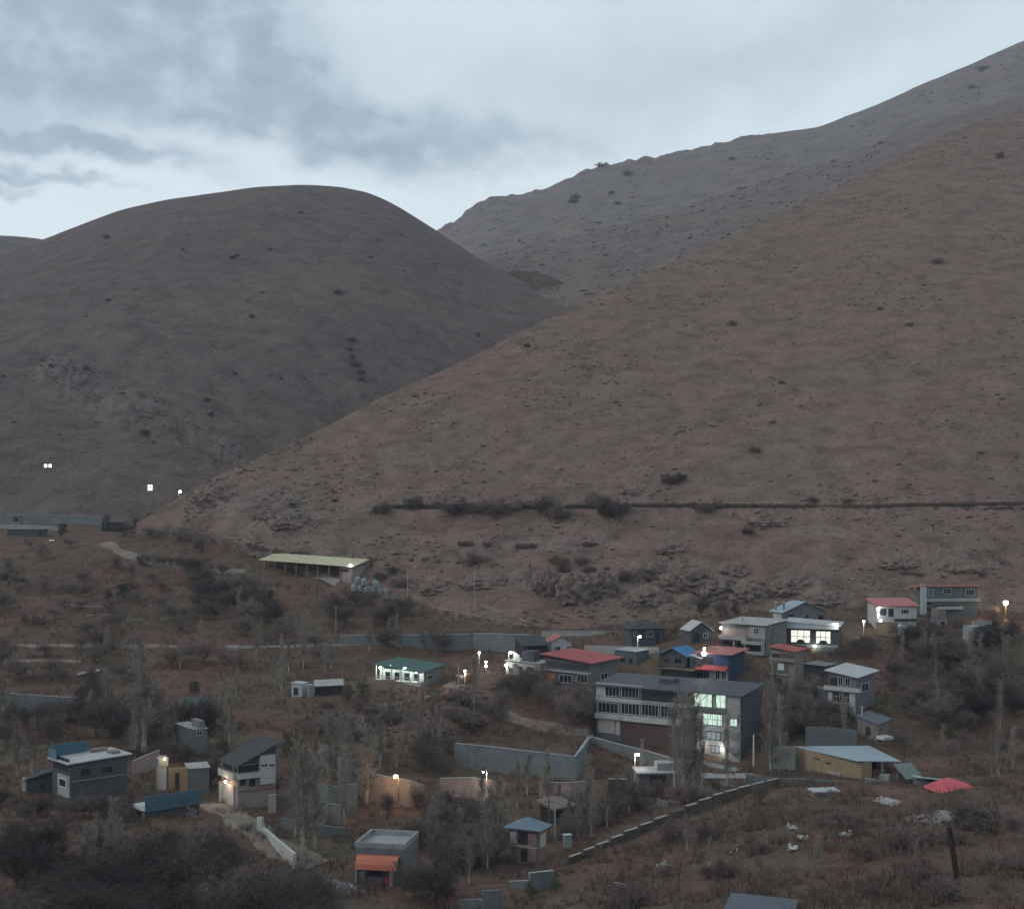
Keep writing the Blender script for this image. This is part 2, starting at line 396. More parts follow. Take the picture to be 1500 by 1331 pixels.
FAR = Hill('hill', [(560,372,2350),(600,360,2360),(650,339,2380),(690,312,2390),(720,295,2400),(800,278,2420),(830,265,2425),(905,246,2440),(980,232,2450),(1050,214,2470),(1120,200,2480),
  (1200,188,2500),(1280,158,2510),(1350,126,2520),(1430,92,2530),(1500,60,2540),(1620,10,2560),(1900,-110,2600)],
  [(560,470,1650),(800,450,1600),(1000,420,1620),(1200,370,1680),(1620,300,1760),(1900,240,1820)], 4.0, 130, 0.1, FARM, dfar, 0.3, 5)
def dmid(X, Y, Z, t):
    d = 8*fbm(X/200, Y/200, 4)+7*ridged(X/75, Y/120, 4)*0.5+1.6*fbm(X/20, Y/20, 3)
    return d
MID = Hill('hill', [(640,400,1480),(700,386,1480),(760,366,1490),(820,352,1500),(880,338,1510),(960,318,1530),(1030,296,1550),(1100,274,1570),(1180,250,1600),(1260,222,1630),(1340,190,1650),(1500,140,1690),(1900,20,1800)],
  [(640,520,1010),(760,500,1000),(860,480,1010),(1000,430,1040),(1200,340,1100),(1500,240,1160),(1900,130,1280)], 4.0, 120, 0.12, RAVM, dmid, 0.5, 9)
KNM = terrain_mat('dark_red_ravine', [(.098, .064, .055), (.085, .06, .052), (.105, .074, .058)], 60, 12, 2.5, 1.2)
def dkn(X, Y, Z, t): return 5*fbm(X/110, Y/110, 4)+2.2*ridged(X/40, Y/60, 3)+0.9*fbm(X/9, Y/9, 3)
KNOLL = Hill('hill', [(690,450,1190),(725,412,1190),(748,399,1190),(775,400,1185),(805,408,1180),(832,420,1170),(850,436,1160),(880,470,1150)],
  [(690,540,1120),(800,510,1110),(880,500,1110)], 4.0, 60, 0.2, KNM, dkn, 0.6, 9)
BACK = Hill('hill', [(-500,380,1930),(-160,352,1950),(-60,346,1960),(0,346,1960),(30,348,1960),(62,352,1960),(130,362,1950),(240,385,1950)],
  [(-500,480,1500),(240,470,1500)], 5.0, 60, 0.1, LEFTM, dfar, 0.05, 9)

def strip(name, pts, width, m, lift=0.14, n=14):
    """a path or road draped on the ground"""
    P = []
    for p in pts:
        h = hit(p[0], p[1]) if len(p) == 2 else at(*p)
        P.append(Vector((h.x, h.y, 0)))
    Q = []
    for a, b in zip(P[:-1], P[1:]):
        k = max(2, int((b-a).length/1.5))
        Q += [a.lerp(b, i/k) for i in range(k)]
    Q.append(P[-1])
    for _ in range(6):
        Q = [Q[0]]+[(Q[i-1]+Q[i]*2+Q[i+1])/4 for i in range(1, len(Q)-1)]+[Q[-1]]
    rows = []
    for i, q in enumerate(Q):
        d = (Q[min(i+1, len(Q)-1)]-Q[max(i-1, 0)]).normalized(); nrm = Vector((-d.y, d.x, 0))
        row = []
        for k in range(7):
            w = width*(k/6-0.5)*(1+0.25*math.sin(i*0.7+k)); p = q+nrm*w
            row.append((p.x, p.y, gz(p.x, p.y)+lift*(1 if 0 < k < 6 else -0.6)))
        rows.append(row)
    o = gridmesh(name, np.array(rows), m); kind(o, 'structure'); return o
DIRT = terrain_mat('pale_dirt_path', [(.20, .16, .13), (.22, .18, .15), (.18, .15, .125)], 12, 3, 0.6, 0.2)
GRAVEL = terrain_mat('grey_lane', [(.17, .16, .15), (.2, .19, .175), (.16, .15, .14)], 12, 3, 0.6, 0.2)
strip('dirt_path', [(152,795),(170,806),(200,818),(240,827),(300,834),(360,838)], 4.0, DIRT)
strip('dirt_path', [(560,872),(620,884),(700,900),(782,915)], 3.2, DIRT)
strip('dirt_path', [(318,1178),(345,1195),(385,1225),(420,1250),(470,1268)], 6.5, DIRT)
strip('road', [(330,947),(480,944),(600,940)], 3.5, GRAVEL)
strip('dirt_path', [(660,1000),(690,1022),(735,1045),(790,1062),(850,1077),(872,1082)], 4.5, DIRT)
CONC_DRIVE = mat('concrete_drive', (.24, .23, .215), .9, .2, .4)
strip('driveway', [(872,1076,291),(930,1091,283.5),(985,1106,276),(1050,1119,271.5),(1085,1125,270)], 5.0, CONC_DRIVE, 0.10)

# earth strips along the near hill's contours, shade of ditch and banks painted in
SHADE_EARTH = terrain_mat('shade_painted_earth', [(.062, .045, .038), (.085, .062, .053), (.07, .055, .047)], 8, 2, .5, .1)
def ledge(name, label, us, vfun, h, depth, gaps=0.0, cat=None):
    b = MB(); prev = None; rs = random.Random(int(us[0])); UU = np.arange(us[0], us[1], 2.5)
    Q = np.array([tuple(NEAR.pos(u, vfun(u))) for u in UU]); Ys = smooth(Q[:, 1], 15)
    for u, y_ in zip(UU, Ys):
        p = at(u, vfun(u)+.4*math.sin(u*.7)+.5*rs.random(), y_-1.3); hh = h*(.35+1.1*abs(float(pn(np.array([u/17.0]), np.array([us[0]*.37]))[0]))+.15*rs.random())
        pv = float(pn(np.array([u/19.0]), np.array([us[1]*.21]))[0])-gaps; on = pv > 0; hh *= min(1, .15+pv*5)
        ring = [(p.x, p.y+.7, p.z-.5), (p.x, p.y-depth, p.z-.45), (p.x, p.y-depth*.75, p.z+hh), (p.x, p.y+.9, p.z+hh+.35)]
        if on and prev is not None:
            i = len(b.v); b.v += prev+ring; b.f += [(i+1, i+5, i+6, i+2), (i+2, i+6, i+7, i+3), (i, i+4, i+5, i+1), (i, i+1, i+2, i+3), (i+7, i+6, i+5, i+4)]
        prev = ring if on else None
    o = b.build(name, SHADE_EARTH); kind(o, 'structure', label)
ledge('ditch_shade_strip', 'dark strip painted as shade of the level ditch across the red hill', (560, 1640), lambda u: 740+1.3*math.sin(u/90)-2.5*float(sstep(1250, 1330, u)), .36, .3, -.7)
ledge('ditch_shade_strip', 'dark strip painted as shade of the level ditch across the red hill', (1350, 1640), lambda u: 745+1.5*math.sin(u/20), .32, .3, .02)
ledge('bank_shade_strip', 'dark strip painted as shade of the eroded bank under the red hill', (670, 870), lambda u: 797+2*math.sin(u/23), .6, .4, -.02)
ledge('bank_shade_strip', 'dark strip painted as shade of the eroded bank under the red hill', (600, 700), lambda u: 821+3*math.sin(u/17), .4, .3, .02)
ledge('bank_shade_strip', 'dark strip painted as shade of the eroded bank under the red hill', (775, 905), lambda u: 831-3*math.cos(u/30), .7, .5, -.02)
ledge('bank_shade_strip', 'dark strip painted as shade of the eroded bank under the red hill', (930, 1080), lambda u: 838+4*math.sin(u/14), .55, .4, .05)
ledge('bank_shade_strip', 'dark strip painted as shade of the eroded bank under the red hill', (1250, 1460), lambda u: 842+3*math.sin(u/24), .5, .4, .04)
ledge('bank_shade_strip', 'dark strip painted as shade of the eroded bank under the red hill', (360, 560), lambda u: 798+.16*(u-360)+2*math.sin(u/15), .5, .4, .03)

# craggy rock outcrops bedded into the foot of the near hill
OUTC = terrain_mat('outcrop_rock', [(.168, .128, .108), (.19, .142, .119), (.155, .122, .10)], 7, 2.2, .7, .3, rock=(.225, .172, .146))
def outcrop(label, u, v, wpx, hpx, seed, dark=1.0):
    p = NEAR.pos(u, v); k = p.y/F; a, c = wpx*k*.62, hpx*k*.72; nu, nv = 40, 20
    ph = np.linspace(0.05, math.pi-.05, nv)[:, None]; th = np.linspace(0, 2*math.pi, nu)[None]
    X = np.sin(ph)*np.cos(th); Y = np.sin(ph)*np.sin(th); Z = np.cos(ph)*np.ones_like(th)
    q = seed*13.7; n = ridged(X*1.6+q+Z*.7, Z*2.6+Y*.8-X*.9, 4); n[:, -1] = n[:, 0]
    st = np.floor((Z+.35*X+n*.18)*5)/5; r = .74+.34*n+.14*(st-Z)
    P = np.stack([X*r*a, Y*r*(a*.45+c*.3)+c*.25, Z*r*c], -1)
    o = gridmesh('rock_outcrop', P, OUTC, False); o.location = (p.x, p.y+c*.12, p.z-c*.05); o.rotation_euler = (R(28), 0, R((seed*37) % 30-15))
    o['label'] = label; o['category'] = 'rock outcrop'; o['group'] = 'rock outcrops at the foot of the red hill'
for i, (u, v, w_, h_, l) in enumerate([(1003,862,52,34,'broad pale cracked rock outcrop above the small white ridge roofed shed'),(962,848,34,24,'dark knobbly rock outcrop left of the broad pale one'),(955,882,40,20,'low rock outcrop behind the dark pavilion'),
   (1048,872,44,26,'tilted rock outcrop right of the broad pale one'),(1098,880,40,26,'rounded rock outcrop left of the blue grey gabled roof'),(1160,868,46,18,'flat rock outcrop just above the blue grey gabled roof'),(1215,884,40,18,'flat rock outcrop between the gabled house and the white bungalow'),
   (1075,842,36,16,'thin rock rib uphill of the tilted outcrop'),(838,880,40,46,'tall grooved rock face above the roadside wall'),(802,868,34,36,'narrow grooved rock face at the right end of the dirt path'),(880,872,30,34,'brown rock face left of the low outcrop'),
   (425,768,44,20,'reddish broken outcrop uphill of the long shed'),(385,758,26,12,'small reddish rock step left of the broken outcrop'),(310,728,44,20,'reddish rock knob at the tip of the hillside spur'),(708,856,50,16,'low broken rock band above the path'),(640,866,36,14,'small broken rock band right of the long shed'),
   (1320,826,46,12,'thin rock ledge uphill of the white bungalow'),(1400,838,50,10,'thin rock ledge right behind the grey green house'),(1130,768,46,14,'pale rock streak just below the ditch at right'),(925,722,26,10,'small pale rocks just above the ditch in the middle'),(985,806,36,12,'thin rock rib high above the dark pavilion')]):
    outcrop(l, u, v, w_, h_, i+1)

def hill_track(pts, half, lift=.18):
    P = []; U = []; V = []
    for (u0, v0), (u1, v1) in zip(pts[:-1], pts[1:]):
        n = max(2, int(abs(u1-u0)/3)); U += list(np.linspace(u0, u1, n, endpoint=False)); V += list(np.linspace(v0, v1, n, endpoint=False))
    Y = []
    for u, v in zip(U, V):
        p = NEAR.pos(u, v); Y.append(p.y if p.y > hit_y(u, v) else p.y)
    Y = smooth(np.minimum(np.array(Y), np.array([hit_y(u, v) for u, v in zip(U, V)])), 9)
    rows = []
    for i, (u, v, y) in enumerate(zip(U, V, Y)):
        w = half*(.8+.35*math.sin(i*.9)); c = at(u, v, y-.5)
        rows.append([(c.x, c.y-w, c.z-.55), (c.x, c.y-w*.9, c.z+.0), (c.x, c.y+w*.6, c.z+lift), (c.x, c.y+w*1.4, c.z-.3)])
    o = gridmesh('dirt_path', np.array(rows), DIRT); kind(o, 'structure')
def hit_y(u, v):
    h = hit(u, v); return h.y if h else 1e4
hill_track([(566,873),(620,885),(700,901),(782,917)], 1.1)
hill_track([(704,886),(740,898),(782,913)], .9)
for pts, w_ in (([(188,783),(240,785),(298,789)], 2.0), ([(94,884),(154,889)], 1.4), ([(126,901),(182,901)], 1.3), ([(26,944),(156,947),(300,946)], 1.8), ([(40,903),(64,904)], 2.0), ([(0,968),(120,972)], 1.3), ([(560,1032),(640,1020),(672,1008)], 2.2)):
    strip('dirt_path', pts, w_, DIRT)
# ---------------------------------------------------------------- palette of the village
CONC = mat('concrete', (.27, .275, .275), .9, .25, .5)
BLOCK = mat('block_wall', (.20, .205, .20), .92, .22, .5, blocks=True)
BLOCKB = mat('bluish_block_wall', (.185, .205, .21), .92, .22, .5, blocks=True)
PLAST = mat('white_plaster', (.44, .44, .425), .85, .14, .5)
PALE = mat('pale_plaster', (.33, .32, .30), .88, .18, .5)
PINKP = mat('pinkish_plaster', (.30, .235, .215), .88, .2, .5)
GREYP = mat('grey_plaster', (.15, .155, .16), .88, .2, .5)
DGREY = mat('dark_grey_wall', (.075, .08, .09), .88, .25, .5)
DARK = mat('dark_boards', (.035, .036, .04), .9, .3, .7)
BLUEW = mat('blue_sheet_wall', (.045, .085, .16), .6, .2, .4, ribs=4)
TEALG = mat('grey_green_wall', (.10, .13, .135), .85, .2, .4)
TANW = mat('tan_mud_wall', (.285, .215, .145), .95, .2, .35)
BRICK = mat('brown_brick', (.13, .085, .075), .92, .2, .5, blocks=True)
STONE = mat('rubble_stone', (.22, .19, .175), .95, .45, 1.4)
PINKS = mat('reddish_stone', (.24, .165, .15), .95, .4, 1.4)
SLATE = mat('slate_sheet_roof', (.085, .09, .11), .6, .15, .3, ribs=3)
REDR = mat('red_sheet_roof', (.40, .085, .085), .5, .16, .3, ribs=3)
REDR2 = mat('faded_red_roof', (.42, .15, .125), .55, .16, .3, ribs=3)
PINKR = mat('pink_red_roof', (.50, .17, .17), .5, .15, .3, ribs=3)
ORANGE = mat('orange_awning', (.50, .16, .10), .6, .08, .3)
GREENR = mat('green_sheet_roof', (.05, .13, .115), .5, .15, .3, ribs=3)
BLUER = mat('bright_blue_roof', (.06, .22, .46), .5, .12, .3, ribs=3)
PBLUE = mat('pale_blue_roof', (.36, .45, .50), .5, .16, .25, ribs=3)
GBLUE = mat('grey_blue_roof', (.17, .24, .30), .5, .16, .3, ribs=3)
BLUEP = mat('blue_parapet_sheet', (.10, .19, .255), .55, .15, .4, ribs=4)
WHITER = mat('white_sheet_roof', (.50, .52, .53), .55, .14, .25, ribs=3)
CREAM = mat('cream_sheet_roof', (.56, .52, .34), .5, .12, .12, ribs=3)
DARKR = mat('dark_roof', (.05, .052, .06), .65, .2, .4, ribs=3)
BROWNR = mat('brown_thatch_roof', (.17, .14, .115), .95, .3, .8)
FRAME = mat('white_frame', (.55, .55, .54), .6, .06, 1)
DFRAME = mat('dark_frame', (.08, .075, .07), .6, .1, 1)
STEEL = mat('grey_steel', (.25, .26, .27), .5, .12, 1, metal=.3)
WPOLE = mat('white_painted_pole', (.58, .56, .52), .6, .08, 1)
WOOD = mat('weathered_wood', (.12, .09, .075), .9, .3, 2)
TANK = mat('white_tank', (.62, .64, .66), .5, .06, 1)
SACK = mat('pale_green_sack', (.26, .285, .27), .9, .12, 1)
DOORW = mat('white_metal_door', (.46, .43, .40), .6, .06, 1)
YELW = mat('ochre_gate', (.30, .215, .12), .85, .12, 1)
GL = glass()
LITW = litglass('lit_white_pane', (1.0, 1.0, .88), 1.1)
LITG = litglass('lit_greenish_pane', (.66, .88, .74), .95)
LITD = litglass('dimly_lit_pane', (.55, .66, .68), .35)
BULB_W = emat('cool_white_lamp', (1.0, .97, .92), 22.0)
BULB_G = emat('greenish_white_lamp', (.88, 1.0, .92), 18.0)
BULB_Y = emat('warm_lamp', (1.0, .82, .52), 26.0)

FOOT = []                                    # footprints, so that no tree grows through a house
class House:
    """Root at the near corner of the walls; local x runs along the right-hand visible face (R), local y along the left-hand one (L)."""
    def __init__(s, name, label, cat, u, vb, vt, Y, yaw, uL=None, uR=None, w=None, d=None, group=None, found=3.0):
        C = at(u, vb, Y); s.C = C; s.yaw = R(yaw); s.vt = vt
        s.e1 = Vector((math.cos(s.yaw), math.sin(s.yaw))); s.e2 = Vector((-math.sin(s.yaw), math.cos(s.yaw)))
        def solve(e, uu):
            q = (uu-CU)/F; return (q*C.y-C.x)/(e.x-q*e.y)
        s.w = w if w else solve(s.e1, uR); s.d = d if d else solve(s.e2, uL)
        s.h = (vb-vt)/F*Y; s.found = found
        s.root = empty(name, C, s.yaw); tag(s.root, label, cat, group)
        m = C.xy+s.e1*(s.w/2)+s.e2*(s.d/2); FOOT.append((m.x, m.y, 0.5*math.hypot(s.w, s.d)*0.85))
    def walls(s, m, name='wall', h=None, z0=None, x0=0, x1=None, y0=0, y1=None, found=None):
        if found: s.found = found
        b = MB(); b.box(x0, x1 or s.w, y0, y1 or s.d, -s.found if z0 is None else z0, h or s.h); return b.build(name, m, s.root)
    def face(s, f, u, v):
        e = s.e1 if f == 'R' else s.e2; q = (u-CU)/F
        k = (q*s.C.y-s.C.x)/(e.x-q*e.y); Y = s.C.y+k*e.y
        return k, ZC-(v-HV)/F*Y-s.C.z
    def rect(s, f, r):
        u0, v0, u1, v1 = r; um = (u0+u1)/2
        a, z1 = s.face(f, um, v0); _, z0 = s.face(f, um, v1); k0 = s.face(f, u0, v0)[0]; k1 = s.face(f, u1, v0)[0]
        return min(k0, k1), max(k0, k1), z0, z1
    def slab(s, b, f, a0, a1, z0, z1, o0, o1):
        if f == 'R': b.box(a0, a1, -o1, -o0, z0, z1)
        else: b.box(-o1, -o0, a0, a1, z0, z1)
    def panel(s, f, r, m, name, t=0.08, off=0.0, label=None):
        b = MB(); a0, a1, z0, z1 = s.rect(f, r); s.slab(b, f, a0, a1, z0, z1, off-0.05, off+t)
        o = b.build(name, m, s.root)
        if label: o['label'] = label
        return o
    def window(s, f, r, nx=2, ny=1, pane=None, frame=None, fw=0.09, off=0.0, name='window', label=None):
        a0, a1, z0, z1 = s.rect(f, r); b = MB()
        for q in ((a0, a1, z0, z0+fw), (a0, a1, z1-fw, z1), (a0, a0+fw, z0+fw, z1-fw), (a1-fw, a1, z0+fw, z1-fw)):
            s.slab(b, f, *q, off-0.04, off+0.10)
        for i in range(1, nx):
            k = a0+(a1-a0)*i/nx; s.slab(b, f, k-fw*.35, k+fw*.35, z0+fw, z1-fw, off-0.04, off+0.07)
        for i in range(1, ny):
            k = z0+(z1-z0)*i/ny; s.slab(b, f, a0+fw, a1-fw, k-fw*.35, k+fw*.35, off-0.04, off+0.065)
        fr = b.build(name, frame or FRAME, s.root)
        if label: fr['label'] = label
        b = MB(); s.slab(b, f, a0+fw*.5, a1-fw*.5, z0+fw*.5, z1-fw*.5, off-0.03, off+0.025); b.build('pane', pane or GL, fr)
        return fr
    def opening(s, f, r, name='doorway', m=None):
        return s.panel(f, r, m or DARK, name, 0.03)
    def rail(s, f, r, m=None, out=0.9, nb=9, name='railing'):
        a0, a1, z0, z1 = s.rect(f, r); b = MB()
        for z in (z0, (z0+z1)/2, z1-0.05): s.slab(b, f, a0, a1, z, z+0.05, out-0.05, out)
        for i in range(nb+1):
            k = a0+(a1-a0-0.04)*i/nb; s.slab(b, f, k, k+0.04, z0, z1, out-0.045, out-0.005)
        return b.build(name, m or STEEL, s.root)
    def balcony(s, f, r, m=None, out=1.0, t=0.18, name='balcony'):
        a0, a1, z0, z1 = s.rect(f, r); b = MB()
        s.slab(b, f, a0, a1, z0-t, z0, -0.05, out)
        s.slab(b, f, a0, a1, z0+0.003, z1, out-0.12, out)
        for k in (a0, a1-0.12): s.slab(b, f, k, k+0.12, z0+0.003, z1, 0.0, out-0.125)
        return b.build(name, m or PLAST, s.root)
    # roofs ------------------------------------------------------------
    def roof4(s, m, z=(0, 0, 0, 0), ov=(.4, .4, .4, .4), t=0.16, name='roof', x0=0, x1=None, y0=0, y1=None, h=None):
        """sheet roof on four corner heights above the wall top; ov = overhang at y0, x1, y1, x0"""
        h = (s.h if h is None else h)+0.02; x1 = s.w if x1 is None else x1; y1 = s.d if y1 is None else y1
        zz = lambda x, y: ((z[0]*(x1-x)+z[1]*(x-x0))*(y1-y)+(z[3]*(x1-x)+z[2]*(x-x0))*(y-y0))/((x1-x0)*(y1-y0))
        c = [(x0-ov[3], y0-ov[0]), (x1+ov[1], y0-ov[0]), (x1+ov[1], y1+ov[2]), (x0-ov[3], y1+ov[2])]
        b = MB(); b.hexa([(x, y, h+zz(x, y)) for x, y in c]+[(x, y, h+zz(x, y)+t) for x, y in c])
        o = b.build(name, m, s.root)
        if max(z) > 0.5:                       # wall under the slope
            g = MB(); cc = [(x0+.01, y0+.01), (x1-.01, y0+.01), (x1-.01, y1-.01), (x0+.01, y1-.01)]
            g.hexa([(x, y, h-.03) for x, y in cc]+[(x, y, h+max(zz(x, y)-.03, 0)) for x, y in cc]); s.under = g
        return o
    def gable(s, m, rise, axis='x', ov=.4, t=.14, wallm=None, name='roof'):
        """ridge along local x or y"""
        h = s.h+.02
        W = s.d if axis == 'x' else s.w; L = s.w if axis == 'x' else s.d
        P = (lambda a, c, z: (a, c, z)) if axis == 'x' else (lambda a, c, z: (c, a, z))
        b = MB(); e = rise*ov/(W/2)
        for c0, c1 in ((-ov, W/2), (W+ov, W/2)):
            pts = [P(-ov, c0, h-e), P(L+ov, c0, h-e), P(L+ov, c1, h+rise), P(-ov, c1, h+rise)]
            b.hexa(pts+[(p[0], p[1], p[2]+t) for p in pts])
        o = b.build(name, m, s.root)
        g = MB()
        tri = [P(.01, .01, h-.03), P(.01, W-.01, h-.03), P(.01, W/2, h+rise-.05), P(L-.01, .01, h-.03), P(L-.01, W-.01, h-.03), P(L-.01, W/2, h+rise-.05)]
        g.poly(tri, [(0, 1, 2), (3, 5, 4), (0, 2, 5, 3), (1, 4, 5, 2), (0, 3, 4, 1)])
        g.build('gable_wall', wallm or DGREY, s.root); return o
    def hip(s, m, rise, ov=.6, t=.14, name='roof', ridge=0.0):
        h = s.h+.02; x0, x1, y0, y1 = -ov, s.w+ov, -ov, s.d+ov; cx, cy = s.w/2, s.d/2
        rx = ridge*s.w/2 if s.w >= s.d else 0; ry = ridge*s.d/2 if s.d > s.w else 0
        b = MB(); p = [(x0, y0, h), (x1, y0, h), (x1, y1, h), (x0, y1, h), (x0, y0, h+t), (x1, y0, h+t), (x1, y1, h+t), (x0, y1, h+t), (cx-rx, cy-ry, h+rise), (cx+rx+.01, cy+ry+.01, h+rise)]
        if s.w >= s.d: fs = [(4, 5, 9, 8), (5, 6, 9), (6, 7, 8, 9), (7, 4, 8)]
        else: fs = [(4, 5, 8), (5, 6, 9, 8), (6, 7, 9), (7, 4, 8, 9)]
        b.poly(p, [(3, 2, 1, 0), (0, 1, 5, 4), (1, 2, 6, 5), (2, 3, 7, 6), (3, 0, 4, 7)]+fs)
        return b.build(name, m, s.root)
    def parapet(s, m, h=.7, t=.2, name='parapet', sides='RLBE'):
        b = MB(); z0, z1 = s.h+.003, s.h+h
        if 'R' in sides: b.box(-.02, s.w+.02, -.02, t, z0, z1)
        if 'B' in sides: b.box(-.02, s.w+.02, s.d-t, s.d+.02, z0, z1)
        if 'L' in sides: b.box(-.02, t, t+.002, s.d-t-.002, z0, z1)
        if 'E' in sides: b.box(s.w-t, s.w+.02, t+.002, s.d-t-.002, z0, z1)
        return b.build(name, m, s.root)
    def part(s, b, name, m, smooth=False): return b.build(name, m, s.root, smooth)
    def local(s, p):
        q = Vector((p.x-s.C.x, p.y-s.C.y)); return Vector((q.dot(s.e1), q.dot(s.e2), p.z-s.C.z))
    def lamp(s, f, u, v, m=None, r=.24, watt=95, col=(1, .95, .88), out=.45):
        k, z = s.face(f, u, v); p = Vector((k, -out, z)) if f == 'R' else Vector((-out, k, z))
        q = Vector((k, 0.02, z+.1)) if f == 'R' else Vector((0.02, k, z+.1))
        b = MB(); b.tube(q, p+Vector((0, 0, .1)), .04, .04, 5); br = b.build('lamp_bracket', STEEL, s.root)
        b = MB(); b.ball(p, r, nu=10, nv=7); g = b.build('lamp_globe', m or BULB_W, br, True)
        if watt:
            l = bpy.data.lights.new('lamp_light', 'POINT'); l.energy = watt; l.color = col; l.shadow_soft_size = r
            o = bpy.data.objects.new('lamp_light', l); COL.objects.link(o); o.parent = br
            o.location = p+(Vector((0, -r-.12, -.1)) if f == 'R' else Vector((-r-.12, 0, -.1)))
    def chimney(s, x, y, z0, z1, r=.18, m=None, cap=True):
        b = MB(); b.tube((x, y, z0), (x, y, z1), r, r, 8)
        o = b.build('chimney', m or CONC, s.root)
        if cap: c = MB(); c.tube((x, y, z1+.02), (x, y, z1+.3), r*1.7, r*1.5, 8); c.build('chimney_cap', WHITER, o)

def under(H, m):
    H.under.build('wall', m, H.root)

# ================================================================ the houses
# 1 the long three-storey house on the drive
H = House('long_house', 'long grey roofed three storey house with white window bands and a brightly lit end', 'house', 1085, 1113, 1019, 278, 58.5, 873, 1115)
H.walls(GREYP, found=2.0)
sT = H.face('L', 1022, 1050)[0]; sE = H.d
H.roof4(SLATE, (0, 1.0, 1.0, 0), (.7, .5, .6, .9)); under(H, GREYP)
b = MB(); b.box(-.5, -.003, .02, sT, -2, H.h-.15); H.part(b, 'lit_bay', PALE)
H.panel('L', (1003, 1057, 873.2, 1049), PLAST, 'ledge', .65)
H.panel('L', (996, 1096, 910, 1052), BRICK, 'brick_base', .12)
H.panel('L', (1020, 1031.5, 873.4, 1025.5), PLAST, 'white_band', .20)
H.panel('L', (940, 1008, 873.6, 1001.5), PLAST, 'upper_wall', .06)
H.panel('L', (887, 1025, 874, 1004), PLAST, 'upper_wall', .14)
H.window('L', (887, 1005.5, 908, 1019.5), 4, pane=GL, off=.12); H.window('L', (911, 1007, 936.5, 1021.5), 5, pane=GL, off=.12)
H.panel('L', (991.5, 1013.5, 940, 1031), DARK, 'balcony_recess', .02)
H.rail('L', (940, 1022.5, 992, 1031), DFRAME, .5, 16)
for r, n in (((876, 1028.5, 906, 1043.5), 5), ((910, 1030, 937, 1046), 5), ((940, 1031.5, 965, 1048.5), 5), ((968, 1033, 994, 1051), 5)):
    H.window('L', r, n, pane=GL, off=.02)
dr = H.panel('L', (877, 1052.5, 900.5, 1073), DOORW, 'garage_door', .16, label='cream garage door')
H.panel('L', (902, 1055, 908.5, 1076), DOORW, 'door', .16)
H.panel('L', (874, 1045, 911, 1051.5), PLAST, 'garage_lintel', .9)
H.window('L', (1018, 1014.5, 1045, 1034.5), 3, pane=LITG, off=.5, frame=DFRAME, label='brightly lit window'); H.window('L', (1050, 1016.5, 1065, 1036.5), 2, pane=LITG, off=.5, frame=DFRAME, label='brightly lit window')
H.panel('L', (1019, 1036.5, 1066, 1042.5), GREYP, 'floor_band', .25, .5)
H.window('L', (1031, 1044.5, 1060, 1061.5), 4, 2, pane=LITG, off=.5, frame=DFRAME, label='brightly lit window'); H.panel('L', (1027, 1062, 1067, 1069.5), PLAST, 'floor_band', .2, .5)
H.window('L', (1036, 1070.5, 1057, 1082.5), 3, pane=LITD, off=.5, frame=DFRAME); H.panel('L', (1028, 1083, 1068, 1090), PLAST, 'floor_band', .2, .5)
H.window('L', (1043, 1090.5, 1056, 1101.5), 2, pane=LITD, off=.5, frame=DFRAME); H.opening('L', (1028.5, 1091, 1033.5, 1102), 'doorway')
H.window('L', (1070, 1048, 1082, 1063), 2, pane=LITG, off=.5, frame=DFRAME, label='brightly lit window')
for v in (1044, 1071, 1094): H.balcony('L', (1069, v, 1084.5, v+6), CONC, 1.5)
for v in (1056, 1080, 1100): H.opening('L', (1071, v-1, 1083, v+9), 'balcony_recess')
H.lamp('L', 1030, 1088, BULB_W, .26, 110, out=.9); H.lamp('L', 1061, 1095, BULB_W, .26, 110, out=.9)
b = MB(); b.box(H.w, H.w+.12, 1, H.d*.3, 0, H.h-.2); H.part(b, 'dark_side_cladding', DGREY)
b = MB(); b.box(.3, H.w, -.12, -.003, -2, H.h-.1); H.part(b, 'dark_side_cladding', DGREY)
b = MB(); b.box(H.w*.45, H.w*.7, H.d*.52, H.d*.62, H.h, H.h+1.5); H.part(b, 'roof_box', DGREY)

# 2 gabled house at the top
H = House('gabled_house', 'grey gabled house with blue grey roof and two chimneys above the bright windows', 'house', 1147, 914, 896.5, 345, 24, 1131, 1209)
H.walls(GREYP); H.gable(PBLUE, 2.3, 'y', .55, wallm=GREYP)
for r in ((1154, 899.5, 1163, 907), (1175, 900.5, 1184, 907), (1199, 901, 1206, 909)): H.window('R', r, 2, pane=GL, frame=DFRAME)
H.panel('L', (1133, 898, 1145, 912), PLAST, 'pale_side', .05); H.window('L', (1135, 899, 1139, 908), 1); H.window('L', (1140, 899, 1144, 908), 1)
H.chimney(.3, H.d*.75, H.h, H.h+2.1, .28); H.chimney(1.2, H.d*.3, H.h+.3, H.h+2.2, .28, GBLUE)
# 3 lit shop
H = House('lit_house', 'dark grey house with two big bright white windows under a white roof edge', 'house', 1229, 947, 917, 327, 72, 1152, w=7.5)
H.walls(DGREY); H.roof4(WHITER, (0, .2, .9, .75), (.5, .4, .3, 1.0), .2); under(H, GREYP)
H.panel('L', (1152, 911, 1229, 920.5), WHITER, 'roof_fascia', .5, .3)
for r in ((1158, 922, 1187.5, 941.5), (1194.5, 923.5, 1217.5, 943)):
    fr = H.window('L', r, 3, 2, pane=LITW, frame=DFRAME, fw=.16, label='brightly lit window')
    a0, a1, z0, z1 = H.rect('L', r); b = MB(); k = (a0+a1)/2
    for i in range(6):
        t0, t1 = math.pi*i/6, math.pi*(i+1)/6
        b.box(-.07, -.045, k+1.0*math.cos(t1), k+1.0*math.cos(t0), z0+.1, z0+.15+.75*math.sin((t0+t1)/2))
    b.build('sofa_back', DARK, fr)
